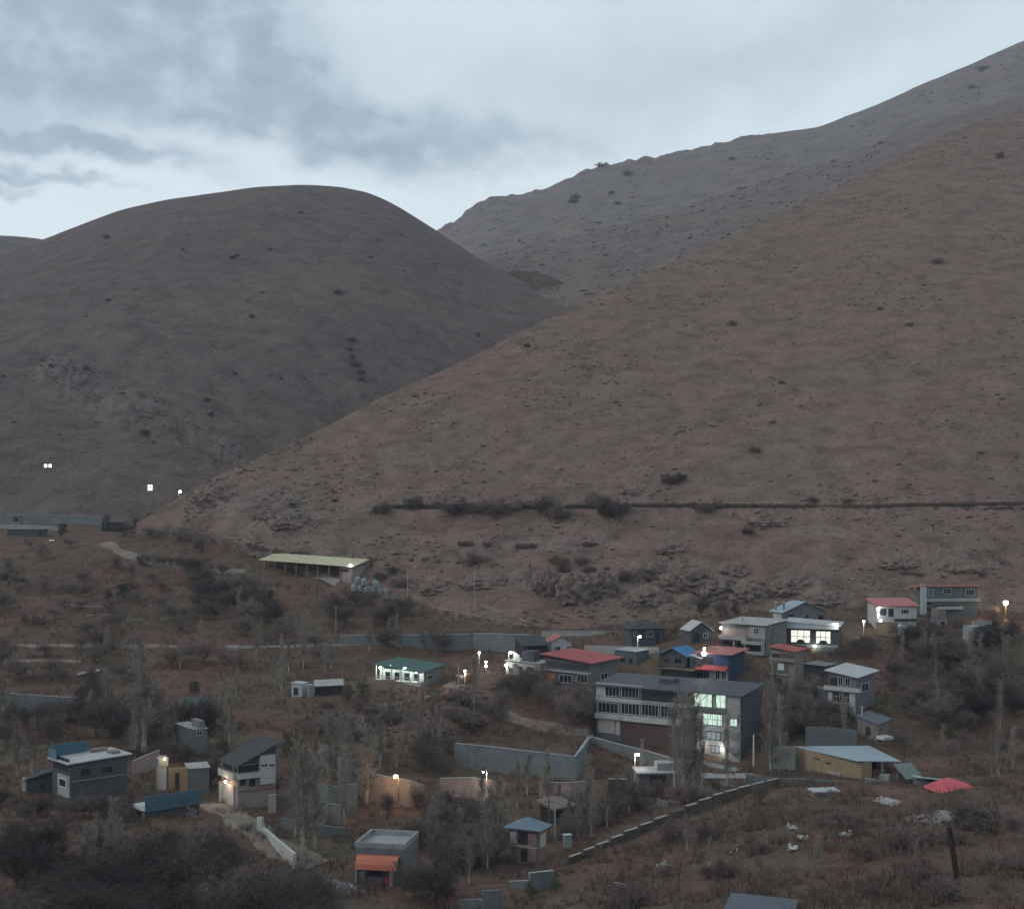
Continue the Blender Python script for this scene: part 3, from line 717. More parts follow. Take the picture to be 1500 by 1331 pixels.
H.panel('L', (1180, 947, 1223, 967), BLOCKB, 'stone_base', .15); H.panel('L', (1152.5, 943.5, 1228, 947.5), PALE, 'floor_band', .2)
H.lamp('L', 1194, 945.5, BULB_G, .26, 90, (.9, 1, .95), out=.7); H.lamp('L', 1226, 914, BULB_W, .34, 120, out=1.5)
# 4 long low house beside it
H = House('terrace_house', 'two storey house with thin flat roof and deep balconies left of the lit windows', 'house', 1122, 960, 916, 322, 50, 1057, 1152)
H.walls(GREYP); H.roof4(PALE, (0, .6, .6, 0), (.5, .4, .4, .8), .14)
H.panel('L', (1097, 917.5, 1121, 935), PALE, 'pale_front', .08); H.window('L', (1104, 920, 1112, 928), 2, 2, off=.08)
H.panel('L', (1060, 920, 1096, 931), PINKP, 'upper_wall', .05); H.opening('L', (1072, 921, 1080, 931)); H.opening('L', (1084, 921, 1093, 931), 'window_opening')
H.balcony('L', (1057, 930, 1097, 935), PALE, 1.4); H.balcony('L', (1091, 938, 1121, 942), PALE, 1.6)
H.opening('L', (1060, 939, 1075, 955)); H.opening('L', (1080, 941, 1092, 957)); H.opening('L', (1098, 944, 1118, 958))
H.balcony('L', (1091, 953, 1121, 957), PALE, 1.2)
for u in (1078, 1094, 1119): H.panel('L', (u, 936, u+1.6, 958), PALE, 'post', 1.3, .0)
H.lamp('L', 1060, 919, BULB_W, .3, 200, out=1.2); H.chimney(1.5, H.d*.6, H.h, H.h+1.4, .15)
# 5 small shed with a white ridge roof
H = House('small_barn', 'small dark shed with a white pitched roof right of the dark pavilion', 'shed', 1012, 942, 922, 328, 14, w=5.0, d=5.0)
H.walls(DGREY); H.gable(WHITER, 1.7, 'y', .55, wallm=DGREY); H.opening('R', (1016, 926, 1025, 941)); H.window('R', (1030, 927, 1037, 934), 2)
# 6 dark pavilion
H = House('hip_roof_house', 'dark blue grey house with a pointed dark hipped roof and white windows', 'house', 925, 947, 921.5, 336, 12, w=8.4, d=6.5)
H.walls(DGREY); H.hip(DARKR, 2.0, .8); H.chimney(H.w/2, H.d/2, H.h+1.8, H.h+3.0, .1, cap=False)
H.window('R', (928, 924, 933.5, 931.5), 2); H.window('R', (947, 924, 957, 932.5), 3); H.opening('R', (961, 926, 966, 945))
# 7 little white house with red roof
H = House('cottage', 'little white gabled cottage with a faded red roof behind the big red roof', 'house', 807, 955, 940, 342, 10, w=5.1, d=6)
H.walls(PLAST); H.gable(REDR2, 1.3, 'y', .4, wallm=PLAST); H.window('R', (813, 946, 821, 953), 2); H.window('R', (830, 946, 836, 953), 2)
# 8 dark open shed
H = House('open_shed', 'dark open shed with a charcoal lean-to roof beside the white cottage', 'shed', 768, 958, 945.5, 336, 22, w=6.3, d=6)
H.walls(DARK); H.roof4(DARKR, (0, 0, 1.6, 1.6), (.6, .3, .3, .6)); under(H, DARK); H.panel('R', (770, 946, 772, 958), WOOD, 'post', .3); H.panel('R', (804, 946, 806, 958), WOOD, 'post', .3)
# 9 white stair house
H = House('white_house', 'small white house with outside stair and yard lamp left of the big red roof', 'house', 791, 990, 972, 318, 62, 741, w=5)
H.walls(PLAST, found=2); H.roof4(WHITER, (0, 0, .3, .3), (.2, .2, .2, .3), .12)
H.window('L', (771, 976, 782, 985), 3); H.opening('L', (757, 976, 764, 989)); H.window('L', (745, 977, 752, 985), 2)
b = MB()
for i in range(8): b.box(-1.6, -.05, H.d*.45+i*.28, H.d*.45+(i+1)*.28-.002, -2, .3+i*.32)
H.part(b, 'stair', PALE); b = MB(); b.box(.4, 3.5, H.d*.2, H.d*.55, H.h+.3, H.h+2.6); H.part(b, 'roof_room', DGREY)
b = MB(); b.hexa([(-.1, H.d*.58, H.h+.3), (.1, H.d*.58, H.h+.3), (.1, H.d*.78, H.h+.3), (-.1, H.d*.78, H.h+.3), (-.1, H.d*.58, H.h+1.6), (.1, H.d*.58, H.h+1.6), (.1, H.d*.78, H.h+2.6), (-.1, H.d*.78, H.h+2.6)]); H.part(b, 'white_gable_panel', PLAST)
H.lamp('L', 742, 974, BULB_W, .24, 110)
# 10 the big red roof
H = House('red_roof_house', 'large house with a broad dark red sheet roof and an orange painted wall', 'house', 866, 1023, 970, 305, 50, 799, 905)
H.walls(GREYP); H.roof4(REDR, (0, .25, 1.1, 0.9), (1.3, .9, .7, 1.3), .14); under(H, DGREY)
H.panel('L', (800, 971, 864, 979), DGREY, 'upper_wall', .05); H.panel('L', (799, 981.5, 866, 984.5), PALE, 'floor_band', .5)
H.panel('L', (799.5, 985.5, 812.5, 999.5), mat('orange_painted_wall', (.50, .185, .075), .8, .1, .5), 'orange_wall', .09); H.panel('L', (813.5, 985, 864, 1004), TEALG, 'green_grey_wall', .07)
H.window('L', (846, 988, 861, 1000), 3, off=.06); H.window('L', (820, 988, 838, 1000), 3, off=.06); H.opening('L', (852, 1007, 861, 1021)); H.window('L', (815, 1008, 830, 1017), 2)
H.rail('L', (800, 973, 864, 981), WOOD, .5, 16); H.window('R', (880, 985, 890, 995), 2)
# 11 blue roof
H = House('blue_roof_house', 'dark gabled house with a bright blue sheet roof', 'house', 1006, 979, 961, 312, 56, 966, w=6)
H.walls(DGREY); H.gable(BLUER, 1.6, 'x', .6, wallm=DGREY); H.opening('L', (972, 964, 980, 977)); H.window('L', (988, 964, 998, 971), 2, frame=DFRAME)
H.balcony('L', (966, 971, 1006, 974), WOOD, .9)
# 12 blue walled house with red roof
H = House('blue_wall_house', 'narrow blue sheet walled house with a faded red flat roof and red awning', 'house', 1068, 1001, 958.5, 306, 55, 1021, 1091)
H.walls(BLUEW); H.roof4(REDR2, (0, .5, .5, 0), (1.0, .7, .6, 1.0), .12)
H.opening('L', (1023, 961, 1045, 972), 'terrace_opening'); H.panel('L', (1047, 960, 1067, 973), BLUEW, 'blue_panel', .06)
a0, a1, z0, z1 = H.rect('L', (1022, 974, 1067.5, 980.5)); b = MB()
b.hexa([(-1.5, a0, z0), (-.0, a0, z1-.1), (-.0, a1, z1-.1), (-1.5, a1, z0), (-1.5, a0, z0+.1), (0, a0, z1), (0, a1, z1), (-1.5, a1, z0+.1)]); H.part(b, 'awning', REDR)
H.panel('L', (1020.5, 981, 1066.5, 996), PALE, 'pale_front', .06); H.window('L', (1022, 982, 1040, 993), 4, off=.05); H.window('L', (1048, 982, 1055, 995), 2, off=.05); H.window('L', (1057, 982, 1064, 995), 2, off=.05)
H.lamp('L', 1036, 956, BULB_W, .5, 150, out=1.6); H.lamp('L', 1037, 948.5, BULB_W, .25, 0, out=1.7)
# 13 narrow stone house
H = House('stone_house', 'narrow stone tower house with a small red roof and a pale framed window', 'house', 1165, 1018, 954, 300, 50, 1130, 1177)
H.walls(STONE); H.roof4(REDR, (0, .3, .8, .6), (.6, .5, .4, .6), .12); under(H, DGREY)
H.opening('L', (1131, 957, 1143, 966), 'terrace_opening'); H.panel('L', (1144, 957, 1163, 966), WOOD, 'boarding', .08); H.balcony('L', (1129, 963, 1166, 967), STONE, .7)
H.panel('L', (1135.5, 967.5, 1153.5, 986), TEALG, 'pale_green_surround', .1); H.window('L', (1140, 971, 1149, 981), 2, 2, pane=LITD, off=.1)
H.window('L', (1154.5, 992, 1160, 1002), 1); H.opening('L', (1137, 993, 1146, 1003), 'window_opening'); H.balcony('L', (1129, 986, 1166, 988), STONE, .4)
# 14 white roofed house on the right
H = House('white_roof_house', 'two storey house with a pale sheet roof, white concrete frame and barred windows', 'house', 1254, 1049, 991, 288, 50, 1214, 1281)
H.walls(GREYP); H.roof4(WHITER, (0, .5, 1.3, .8), (.9, .7, .6, .9), .14); under(H, GREYP)
H.window('L', (1228, 991, 1235, 1004), 2); H.window('L', (1238, 992, 1246, 1005), 2); H.opening('L', (1216, 992, 1226, 1003), 'terrace_opening'); H.balcony('L', (1210, 1005, 1262, 1010), PLAST, 1.1)
for r in ((1214.5, 1012, 1220.5, 1046), (1245.5, 1013, 1253.5, 1049)): H.panel('L', r, PLAST, 'white_column', .5)
H.panel('L', (1214.5, 1028.5, 1253.5, 1032.5), PLAST, 'white_beam', .45); H.window('L', (1222, 1012, 1245, 1028), 6, 2, off=.1); H.opening('L', (1223, 1034, 1244, 1045)); H.window('R', (1262, 1000, 1272, 1012), 2)
# 15 hut with blue grey roof
H = House('small_hut', 'low stone hut with a blue grey roof and stove pipe below the white roofed house', 'hut', 1286, 1077, 1060, 277, 42, 1256, 1303)
H.walls(STONE); H.roof4(mat('dull_blue_grey_roof', (.125, .145, .17), .6, .15, .4, ribs=3), (0, .5, 1.4, 1.0), (.4, .4, .3, .4), .12); under(H, STONE); H.chimney(.9, H.d*.9, H.h, H.h+2.6, .14, WHITER); H.opening('L', (1268, 1064, 1275, 1077))
# 16 tan shed
H = House('tan_shed', 'long tan mud walled shed with a wide pale sheet roof and an open dark end', 'shed', 1262, 1139, 1114, 250, 31, 1166, 1315, found=1.5)
dz = at(1166, 1094, 1).z
kL = max(.1, H.face('L', 1166, 1093)[1]-H.h)
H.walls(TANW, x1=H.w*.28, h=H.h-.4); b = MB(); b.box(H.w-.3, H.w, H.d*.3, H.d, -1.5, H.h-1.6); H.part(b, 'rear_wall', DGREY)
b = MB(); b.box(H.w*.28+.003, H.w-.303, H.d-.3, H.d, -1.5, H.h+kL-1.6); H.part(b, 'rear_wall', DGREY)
b = MB(); b.hexa([(.01, .01, H.h-.5), (H.w*.28, .01, H.h-.5), (H.w*.28, H.d-.01, H.h-.5), (.01, H.d-.01, H.h-.5), (.01, .01, H.h-.3), (H.w*.28, .01, H.h-.3), (H.w*.28, H.d-.01, H.h-.25), (.01, H.d-.01, H.h-.25)]); H.part(b, 'wall', TANW)
b = MB(); tp = [H.local(at(*q)) for q in ((1257.5, 1114, 249.5), (1320, 1114.5, 255), (1273, 1091.5, 273), (1163.5, 1092.5, 265.5))]
b.hexa([tuple(q-Vector((0, 0, .14))) for q in tp]+[tuple(q) for q in tp]); H.part(b, 'roof', PBLUE)
H.panel('R', (1290, 1117, 1292.5, 1138), STEEL, 'post', .25); H.panel('R', (1312, 1118, 1314.5, 1136), STEEL, 'post', .25)
H.panel('L', (1212, 1130, 1233, 1134), PALE, 'bench_ledge', .35); H.opening('L', (1193, 1110, 1201, 1112), 'wall_slit'); H.opening('L', (1209, 1116, 1217, 1118.5), 'wall_slit')
b = MB(); b.box(H.w*.4, H.w*.75, .8, 1.0, -.6, .9); H.part(b, 'inner_counter', WOOD)
# 18 white house far right
H = House('white_bungalow', 'white bungalow with a faded red roof, dark doorways and lamps on its side', 'house', 1285, 910, 887, 347, 5, w=10, d=7)
H.walls(PLAST); H.roof4(PINKR, (0, 0, 1.2, 1.2), (.7, .5, .4, .5), .12); under(H, PINKP)
H.opening('R', (1288, 891, 1298.5, 901)); H.opening('R', (1301, 891, 1309, 903)); H.window('R', (1319.5, 892, 1331, 898.5), 3, pane=GL); H.rail('R', (1287, 902, 1310, 909), DFRAME, .6, 9)
H.panel('R', (1310, 906, 1343, 909.5), DARK, 'plinth', .2)
H.lamp('R', 1285.5, 892, BULB_W, .36, 110); H.lamp('R', 1286, 900, BULB_W, .25, 0); H.lamp('R', 1287, 908, BULB_W, .3, 70, out=1.4)
# 19 grey green two storey
H = House('grey_green_house', 'grey green two storey house with a thin pink roof edge under the hill', 'house', 1357, 905, 859.5, 360, 6, w=13.6, d=6.5)
H.walls(TEALG); H.roof4(PINKR, (0, .0, -.4, -.4), (.5, .4, .2, 1.6), .34)
H.panel('R', (1348.5, 856, 1356.5, 899), PLAST, 'white_stair_tower', .5); H.panel('R', (1357.5, 861, 1369, 874), TEALG, 'corner_panel', .06)
H.window('R', (1382, 861.5, 1393.5, 870), 3); H.window('R', (1415, 862.5, 1427.5, 872), 3); H.window('R', (1360, 862, 1368, 873), 2)
H.panel('R', (1357, 876, 1435, 880.5), PALE, 'floor_band', .5); H.opening('R', (1355, 881, 1364, 885)); H.opening('R', (1355, 890, 1364, 894)); H.opening('R', (1370, 886, 1404, 890), 'window_opening')
H.panel('R', (1372, 888, 1408, 891.5), PLAST, 'porch_roof', 1.3)
# 20-21 concrete leftovers below it
H = House('concrete_pillbox', 'pale unfinished concrete block room standing below the grey green house', 'hut', 1374, 925, 892, 352, 20, w=2.7, d=3)
H.walls(CONC, h=H.h*.55); H.walls(STONE, 'block_top', z0=H.h*.55+.003, x0=.15, x1=2.5, y0=.15); H.opening('R', (1378, 910, 1384, 921))
H = House('ruined_house', 'roofless ruined concrete house with empty openings at the far right', 'ruin', 1424, 957, 912, 338, 12, w=6.2, d=5)
H.walls(STONE, h=H.h*.42); H.walls(CONC, z0=H.h*.42+.003, h=H.h*.86, x0=.4, x1=5.6, y0=.5); H.opening('R', (1430, 940, 1436, 954)); H.opening('R', (1443, 940, 1451, 950), 'window_opening'); H.panel('R', (1433, 916, 1450, 928), TEALG, 'green_shutter', .6)
H.panel('R', (1424, 909, 1452, 915), PALE, 'roof_slab', .3); H.panel('R', (1422, 934, 1454, 937.5), PALE, 'floor_slab', .5)
# 22 lit pavilion
H = House('lit_pavilion', 'pavilion with a green roof and a white veranda lit by four bright lamps', 'house', 615, 1001, 984.5, 328, 62, 549.5, 648)
H.walls(GREYP, x0=2.0); H.roof4(GREENR, (0, .6, 1.6, 1.2), (.7, .8, .4, .8), .14)
b = MB(); b.box(-.4, 2.0, 0, H.d, -2.5, .25); H.part(b, 'veranda_floor', PLAST)
for k in (.02, .2, .4, .62, .82, .97): b = MB(); b.box(-.3, -.02, H.d*k-.13, H.d*k+.13, .25, H.h+.1+.9*k); H.part(b, 'white_column', PLAST)
b = MB(); b.box(1.9, 1.99, .1, H.d-.1, .26, H.h); H.part(b, 'lit_back_wall', PLAST)
for k in (.12, .33, .55, .76): b = MB(); b.box(1.84, 1.895, H.d*k, H.d*k+1.3, .3, 2.0); H.part(b, 'window', GL)
b = MB(); b.box(-.28, -.2, .1, H.d-.1, 1.05, 1.15); H.part(b, 'railing', PLAST)
for u, v in ((554, 978), (569, 976.5), (590, 979), (607, 984.5)): H.lamp('L', u, v, BULB_G, .28, 300, (.85, 1, .9), out=-.9)
H.window('R', (626, 988, 634, 995), 2)
# 23 small pump house group
H = House('pump_house', 'small white block hut beside a water tank left of the lit pavilion', 'hut', 442, 1021, 1002, 315, 70, 427, w=3)
H.walls(PLAST, found=2); H.roof4(WHITER, (0, 0, .2, .2), (.15, .15, .15, .15), .1); H.opening('L', (430, 1007, 437, 1018), 'window_opening')
H = House('low_store', 'long low store with a pale lean-to roof between the tank and the lit pavilion', 'shed', 462, 1013, 1005, 316, 8, w=6, d=3.4)
H.walls(DARK, found=2); H.roof4(PALE, (0, .2, 1.0, .8), (.3, .3, .3, .3), .1)
# 24 long shed
H = House('long_shed', 'long open livestock shed with a cream sheet roof on posts below the red hill', 'shed', 517, 845, 829, 428, 60, 385, 536)
H.walls(PINKP, 'end_room', x0=.3, y0=.3, y1=H.d*.13)
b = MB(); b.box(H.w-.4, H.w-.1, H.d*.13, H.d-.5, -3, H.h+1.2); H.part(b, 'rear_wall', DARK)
H.roof4(CREAM, (0, 1.5, 2.6, 1.2), (.8, .8, .8, 1.0), .16)
for k in range(9): b = MB(); b.box(.05, .25, .6+(H.d-1.2)*k/8, .8+(H.d-1.2)*k/8, -4, H.h+1.2*k/8-.02); H.part(b, 'post', STEEL)
b = MB(); b.box(-.1, .1, H.d*.14, H.d-1, -4, -.6); H.part(b, 'low_wall', PALE); H.opening('L', (500, 833, 510, 836.5), 'window_opening'); H.lamp('L', 516, 827.5, BULB_W, .4, 250, out=.9)
# 25 dark lean-to roofed house with white balcony
H = House('balcony_house', 'house with a steep dark lean-to roof, white balcony band and white gate by the lane', 'house', 348, 1181, 1121, 238, 35, 325, 404)
H.walls(PINKP); H.roof4(DARKR, (0, 2.9, 2.9, 0), (.7, .5, .6, .5), .16); under(H, DGREY)
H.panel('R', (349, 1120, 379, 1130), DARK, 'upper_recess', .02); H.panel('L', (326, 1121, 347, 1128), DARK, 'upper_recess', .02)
H.balcony('R', (347, 1131, 379, 1137), PLAST, .8); H.balcony('L', (325.5, 1128, 348, 1136), PLAST, .8)
H.panel('R', (379.5, 1105, 401.5, 1147), PLAST, 'white_stair_tower', .5); H.window('R', (381, 1117, 390, 1122), 2, off=.5); H.window('R', (392, 1117, 400.5, 1122), 2, off=.5); H.opening('R', (385, 1138, 390, 1146), 'window_opening')
H.panel('L', (328.5, 1147, 344, 1178), DOORW, 'gate_door', .25, label='tall white metal gate'); H.panel('L', (324.5, 1144, 328, 1174), PLAST, 'white_pillar', .5)
H.opening('R', (352, 1140, 360, 1150), 'window_opening'); H.opening('R', (365, 1141, 374, 1151), 'window_opening'); H.panel('R', (349, 1154, 403, 1156), PINKS, 'floor_band', .2); H.lamp('L', 337.5, 1143, BULB_W, .2, 190, (1, .74, .45), out=.9)
b = MB(); b.box(-.76, -.7, .1, .16, H.h-1.8, H.h-.1); b.box(3.6, 3.7, -.76, -.7, H.h-1.8, H.h+1.0); H.part(b, 'balcony_post', PLAST)
# 26 flat roofed house at left
H = House('flat_roof_house', 'dark flat roofed house with a worn white roof and a blue parapet sheet', 'house', 103, 1175, 1119, 236, 42, 77, 186)
H.walls(DGREY); H.roof4(WHITER, (0, .3, .3, 0), (.5, .8, .5, .7), .2)
b = MB(); b.box(.0, H.w*.62, H.d+.2, H.d+.35, H.h+.2, H.h+2.3); b.box(-.6, -.45, H.d*.6, H.d+.2, H.h+.25, H.h+1.9); H.part(b, 'blue_parapet', BLUEP)
b = MB(); b.box(H.w*.62, H.w*.9, H.d*.75, H.d*.9, H.h+.4, H.h+1.0); b.box(H.w*.8, H.w*.95, H.d*.2, H.d*.5, H.h+.4, H.h+.9); H.part(b, 'roof_rubble', STONE)
H.opening('L', (78, 1108, 101, 1127), 'terrace_opening'); H.panel('L', (84.5, 1134, 102, 1166), PALE, 'pale_side', .05); H.window('L', (87, 1139, 98, 1153), 1, off=.06, fw=.22)
H.window('R', (118, 1125, 132, 1135), 2, frame=DFRAME); H.window('R', (150, 1122, 165, 1132), 2, frame=DFRAME); H.panel('R', (104, 1138, 185, 1140), BLOCK, 'floor_band', .15)
# 27 dark gabled outhouse
H = House('dark_outhouse', 'dark gabled outhouse with white corner post left of the flat roofed house', 'shed', 40, 1168, 1142, 243, 6, w=5.6, d=6)
H.walls(DGREY); H.roof4(DARKR, (0, 1.8, 1.8, 0), (.5, .6, .4, .6), .14); under(H, DGREY); H.panel('R', (33, 1138, 38, 1158), PLAST, 'white_corner_post', .3); H.opening('R', (58, 1148, 67, 1166))
# 28 blue parapet house
H = House('blue_parapet_house', 'low flat house among bare trees with a blue metal sheet screening its roof', 'house', 213, 1212, 1188, 222, 41, 190, 292)
H.walls(DGREY); H.roof4(WHITER, (0, 0, 0, 0), (.2, .2, .2, .4), .15)
b = MB(); b.box(-.2, H.w+.2, -.35, -.22, H.h-.1, H.h+2.3); H.part(b, 'blue_parapet', BLUEP); H.panel('L', (188.5, 1186, 190.5, 1203), PALE, 'post', .3); H.panel('L', (210.5, 1190, 212.5, 1205), PALE, 'post', .3)
# 29 gate with yellow lit walls
H = House('gatehouse', 'small gatehouse with ochre doors lit by a warm lamp and a grey side wall', 'hut', 276, 1149, 1126, 247, 20, w=3.6, d=4)
H.walls(GREYP, found=2); H.roof4(PALE, (0, 0, .2, .2), (.2, .2, .2, .2), .12)
H2 = House('arched_gate', 'rounded white gate with a warm lamp above its pale door beside the ochre gatehouse', 'gate', 229, 1148, 1107, 246, 8, w=5.5, d=1.0)
b = MB(); b.box(0, .35, 0, .5, -2, H2.h*.62); b.box(.35, 2.0, 0, .5, H2.h*.62, H2.h*.9)
for i in range(5): b.box(.0+i*.08, 2.1-i*.12, .001*i, .5-.001*i, H2.h*.9+i*.1, H2.h*.9+(i+1)*.1-.002)
H2.part(b, 'arch', PALE); b = MB(); b.box(.38, 1.7, .1, .3, -2, H2.h*.6); H2.part(b, 'door', DOORW)
b = MB(); b.box(2.05, 5.4, .1, .5, -2, H2.h*.55); H2.part(b, 'ochre_wall', YELW)
b = MB(); b.box(3.2, 3.9, .02, .12, -1, H2.h*.38); H2.part(b, 'doorway', DARK); H2.lamp('R', 241.6, 1110, BULB_Y, .18, 55, (1, .72, .36), out=.8)
# 30 little roof boxes
H = House('block_hut', 'pair of small grey block rooms with a pale step roof behind the ochre gatehouse', 'hut', 284, 1083, 1069, 272, 35, 257, 304)
H.walls(GREYP); H.roof4(CONC, (0, 0, 0, 0), (.2, .2, .2, .2), .14); b = MB(); b.box(1.4, H.w-.3, .6, H.d*.5, H.h+.17, H.h+1.5); H.part(b, 'upper_room', BLOCK)
H.window('R', (288, 1070, 296, 1077), 2)
# 38 kiosk house
H = House('kiosk_house', 'square flat roofed house with parapet and a bright orange awning in the foreground', 'house', 592, 1306, 1244, 197, 79, 520, 613)
H.walls(GREYP); b = MB(); b.box(.2, H.w-.2, .2, H.d-.2, H.h-.6, H.h+.003); H.part(b, 'roof', CONC); H.parapet(CONC, .75, .28)
a0, a1, z0, z1 = H.rect('L', (524, 1252, 585, 1271)); b = MB()
prof = [(0.0, z1+.0), (-.45, z1-.10), (-.9, z1-.42), (-1.25, z1-1.0), (-1.4, z0+.1)]
for (xa, za), (xb, zb) in zip(prof[:-1], prof[1:]):
    b.hexa([(xa, a0, za-.05), (xb, a0, zb-.05), (xb, a1, zb-.05), (xa, a1, za-.05), (xa, a0, za), (xb, a0, zb), (xb, a1, zb), (xa, a1, za)])
H.part(b, 'awning', ORANGE)
H.opening('L', (537, 1273, 561, 1283)); H.panel('L', (561.5, 1284, 576, 1292.5), REDR, 'red_counter', .4); H.panel('L', (521, 1276, 534, 1300), PLAST, 'white_panel', .1); H.opening('L', (527, 1280, 532, 1288), 'window_opening')
H.panel('L', (574, 1272, 577, 1303), PALE, 'post', 1.2); H.panel('L', (524, 1272, 526, 1303), PALE, 'post', 1.2)
# 39 tower house with blue hip roof
H = House('hut_tower', 'narrow two storey white and red stone house with a pale blue hipped roof', 'house', 789, 1275, 1216, 207, 66, 747, 800)
H.walls(PINKS); H.hip(GBLUE, 1.5, .75); H.panel('L', (748.5, 1217, 757, 1234), PLAST, 'white_pilaster', .12); H.opening('L', (759, 1218, 773, 1236), 'terrace_opening'); H.panel('L', (775, 1219, 787, 1262), PINKS, 'stone_pier', .25)
H.opening('L', (763, 1244, 772, 1262)); H.panel('L', (747, 1238, 788, 1240.5), PALE, 'floor_band', .3); H.panel('R', (791, 1220, 799, 1240), PLAST, 'white_side', .06)
# 40 open hut
H = House('thatched_hut', 'low open hut with a brown earth roof on posts behind the blue hipped roof', 'hut', 812, 1205, 1186, 230, 28, 790, 842, found=1)
H.walls(DARK, x0=.4, y0=.6); H.roof4(BROWNR, (0, .1, .5, .4), (.5, .4, .4, .5), .35)
for x, y in ((.1, .1), (H.w-.2, .1), (.1, H.d-.2)): b = MB(); b.tube((x, y, -1), (x, y, H.h), .12, .1, 6); H.part(b, 'post', WOOD)
# 43 concrete garage box under the drive
H = House('concrete_garage', 'small concrete garage with a dark open doorway under the drive retaining wall', 'garage', 936, 1157, 1133, 259, 4, w=6.8, d=5)
H.walls(GREYP); H.roof4(CONC, (0, 0, .1, .1), (.7, .3, .2, .5), .25); H.opening('R', (952, 1136.5, 975, 1153.5), 'doorway'); H.panel('R', (950, 1154, 978, 1156), PALE, 'threshold', .5)
b = MB(); b.box(3.6, 7.2, 1.5, 4.5, H.h+.3, H.h+1.6); H.part(b, 'roof_step', CONC)
H = House('lower_garage', 'pair of dark openings in grey walls under the end of the drive', 'garage', 1029, 1157, 1140, 262, -4, w=9.5, d=4, found=2)
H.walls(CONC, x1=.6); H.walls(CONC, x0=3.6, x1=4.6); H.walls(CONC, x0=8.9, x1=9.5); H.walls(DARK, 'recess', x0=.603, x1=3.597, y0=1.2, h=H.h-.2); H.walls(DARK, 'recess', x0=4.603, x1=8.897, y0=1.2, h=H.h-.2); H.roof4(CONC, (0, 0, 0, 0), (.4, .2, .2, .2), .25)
# 45 nearest roof
H = House('near_house', 'nearest house with a grey blue sheet roof, cut by the bottom edge', 'house', 1062, 1392, 1341, 146, -22, w=6.4, d=4.2)
H.walls(GREYP); H.roof4(mat('dull_blue_grey_roof', (.125, .145, .17)), (0, 0, 1.0, 1.0), (.4, .4, .3, .4), .14); under(H, GREYP); H.opening('R', (1080, 1352, 1090, 1385))
# 17 red tarpaulin roof
H = House('red_tarp_shed', 'ramshackle shed under a sagging bright red sheet roof at the right', 'shed', 1408, 1196, 1166, 222, 45, 1366, 1433, found=2)
H.walls(GREYP, h=H.h-.3); b = MB()
cs = [(-1.0, -.8), (H.w*.5, -1.0), (H.w+1.0, -.6), (H.w+.9, H.d*.5), (H.w+.6, H.d+.6), (H.w*.5, H.d+.9), (-.6, H.d+1.4), (-1.1, H.d*.5)]
zs = [-.6, -.25, .1, .95, 1.5, 1.4, .95, .1]
pt = [(x, y, H.h-.28+z) for (x, y), z in zip(cs, zs)]+[(H.w*.5, H.d*.5, H.h+.35)]
pt += [(x, y, z+.1) for x, y, z in pt]
b.poly(pt, [(i, 8, (i+1) % 8) for i in range(8)]+[(9+i, 9+(i+1) % 8, 17) for i in range(8)]+[(i, (i+1) % 8, 9+(i+1) % 8, 9+i) for i in range(8)])
H.part(b, 'roof', mat('bright_red_sheet', (.52, .075, .085), .5, .12, .5)); H.opening('L', (1368, 1172, 1380, 1190)); H.panel('L', (1383, 1172, 1392, 1182), PALE, 'white_board', .08)
H = House('lean_to_shed', 'shed of grey boards under white and black lean-to sheets behind the red sheet roof', 'shed', 1349, 1160, 1139, 232, 12, w=5.0, d=2.6, found=2)
H.walls(GREYP, h=H.h-.8); H.roof4(WHITER, (0, -.75, -.95, -.2), (.4, .4, .3, .3), .1)
b = MB(); b.hexa([(x, y, H.h+.14-.15*x+dz_) for dz_ in (0, .1) for x, y in ((.6, 1.0), (H.w*.8, 1.0), (H.w*.8, 1.7), (.6, 1.7))]); H.part(b, 'black_sheet', DARK); H.opening('R', (1375, 1143, 1384, 1158))
H = House('green_roof_shed', 'tiny dark shed with a grey green sloping roof right of the tan shed', 'shed', 1333, 1157, 1139, 236, 18, w=2.2, d=3.2, found=2)
H.walls(DARK); H.roof4(mat('grey_green_roof', (.16, .21, .19), .6, .15, .5, ribs=3), (0, 0, 1.6, 1.6), (.4, .3, .2, 1.0), .1); under(H, DARK)
# 49 small field shelter, 51 far buildings
H = House('field_shelter', 'small field shelter with a pale flat roof on the left orchard slope', 'shelter', 119, 1000, 988, 343, 15, w=3.0, d=2.6)
H.walls(PINKP); H.roof4(PALE, (0, .5, .6, .1), (.6, 1.2, .3, .8), .18); H.opening('R', (122, 990, 128, 999))
H = House('hidden_store', 'old store with a dull green sheet roof half hidden behind the small block rooms', 'shed', 263, 1046, 1036, 303, 6, w=6, d=5)
H.walls(DGREY); H.roof4(mat('dull_green_roof', (.085, .11, .10), .7, .2, .4, ribs=3), (0, 0, 1.2, 1.2), (.5, .4, .3, .4), .12); under(H, DGREY); H.opening('R', (272, 1038, 280, 1045))

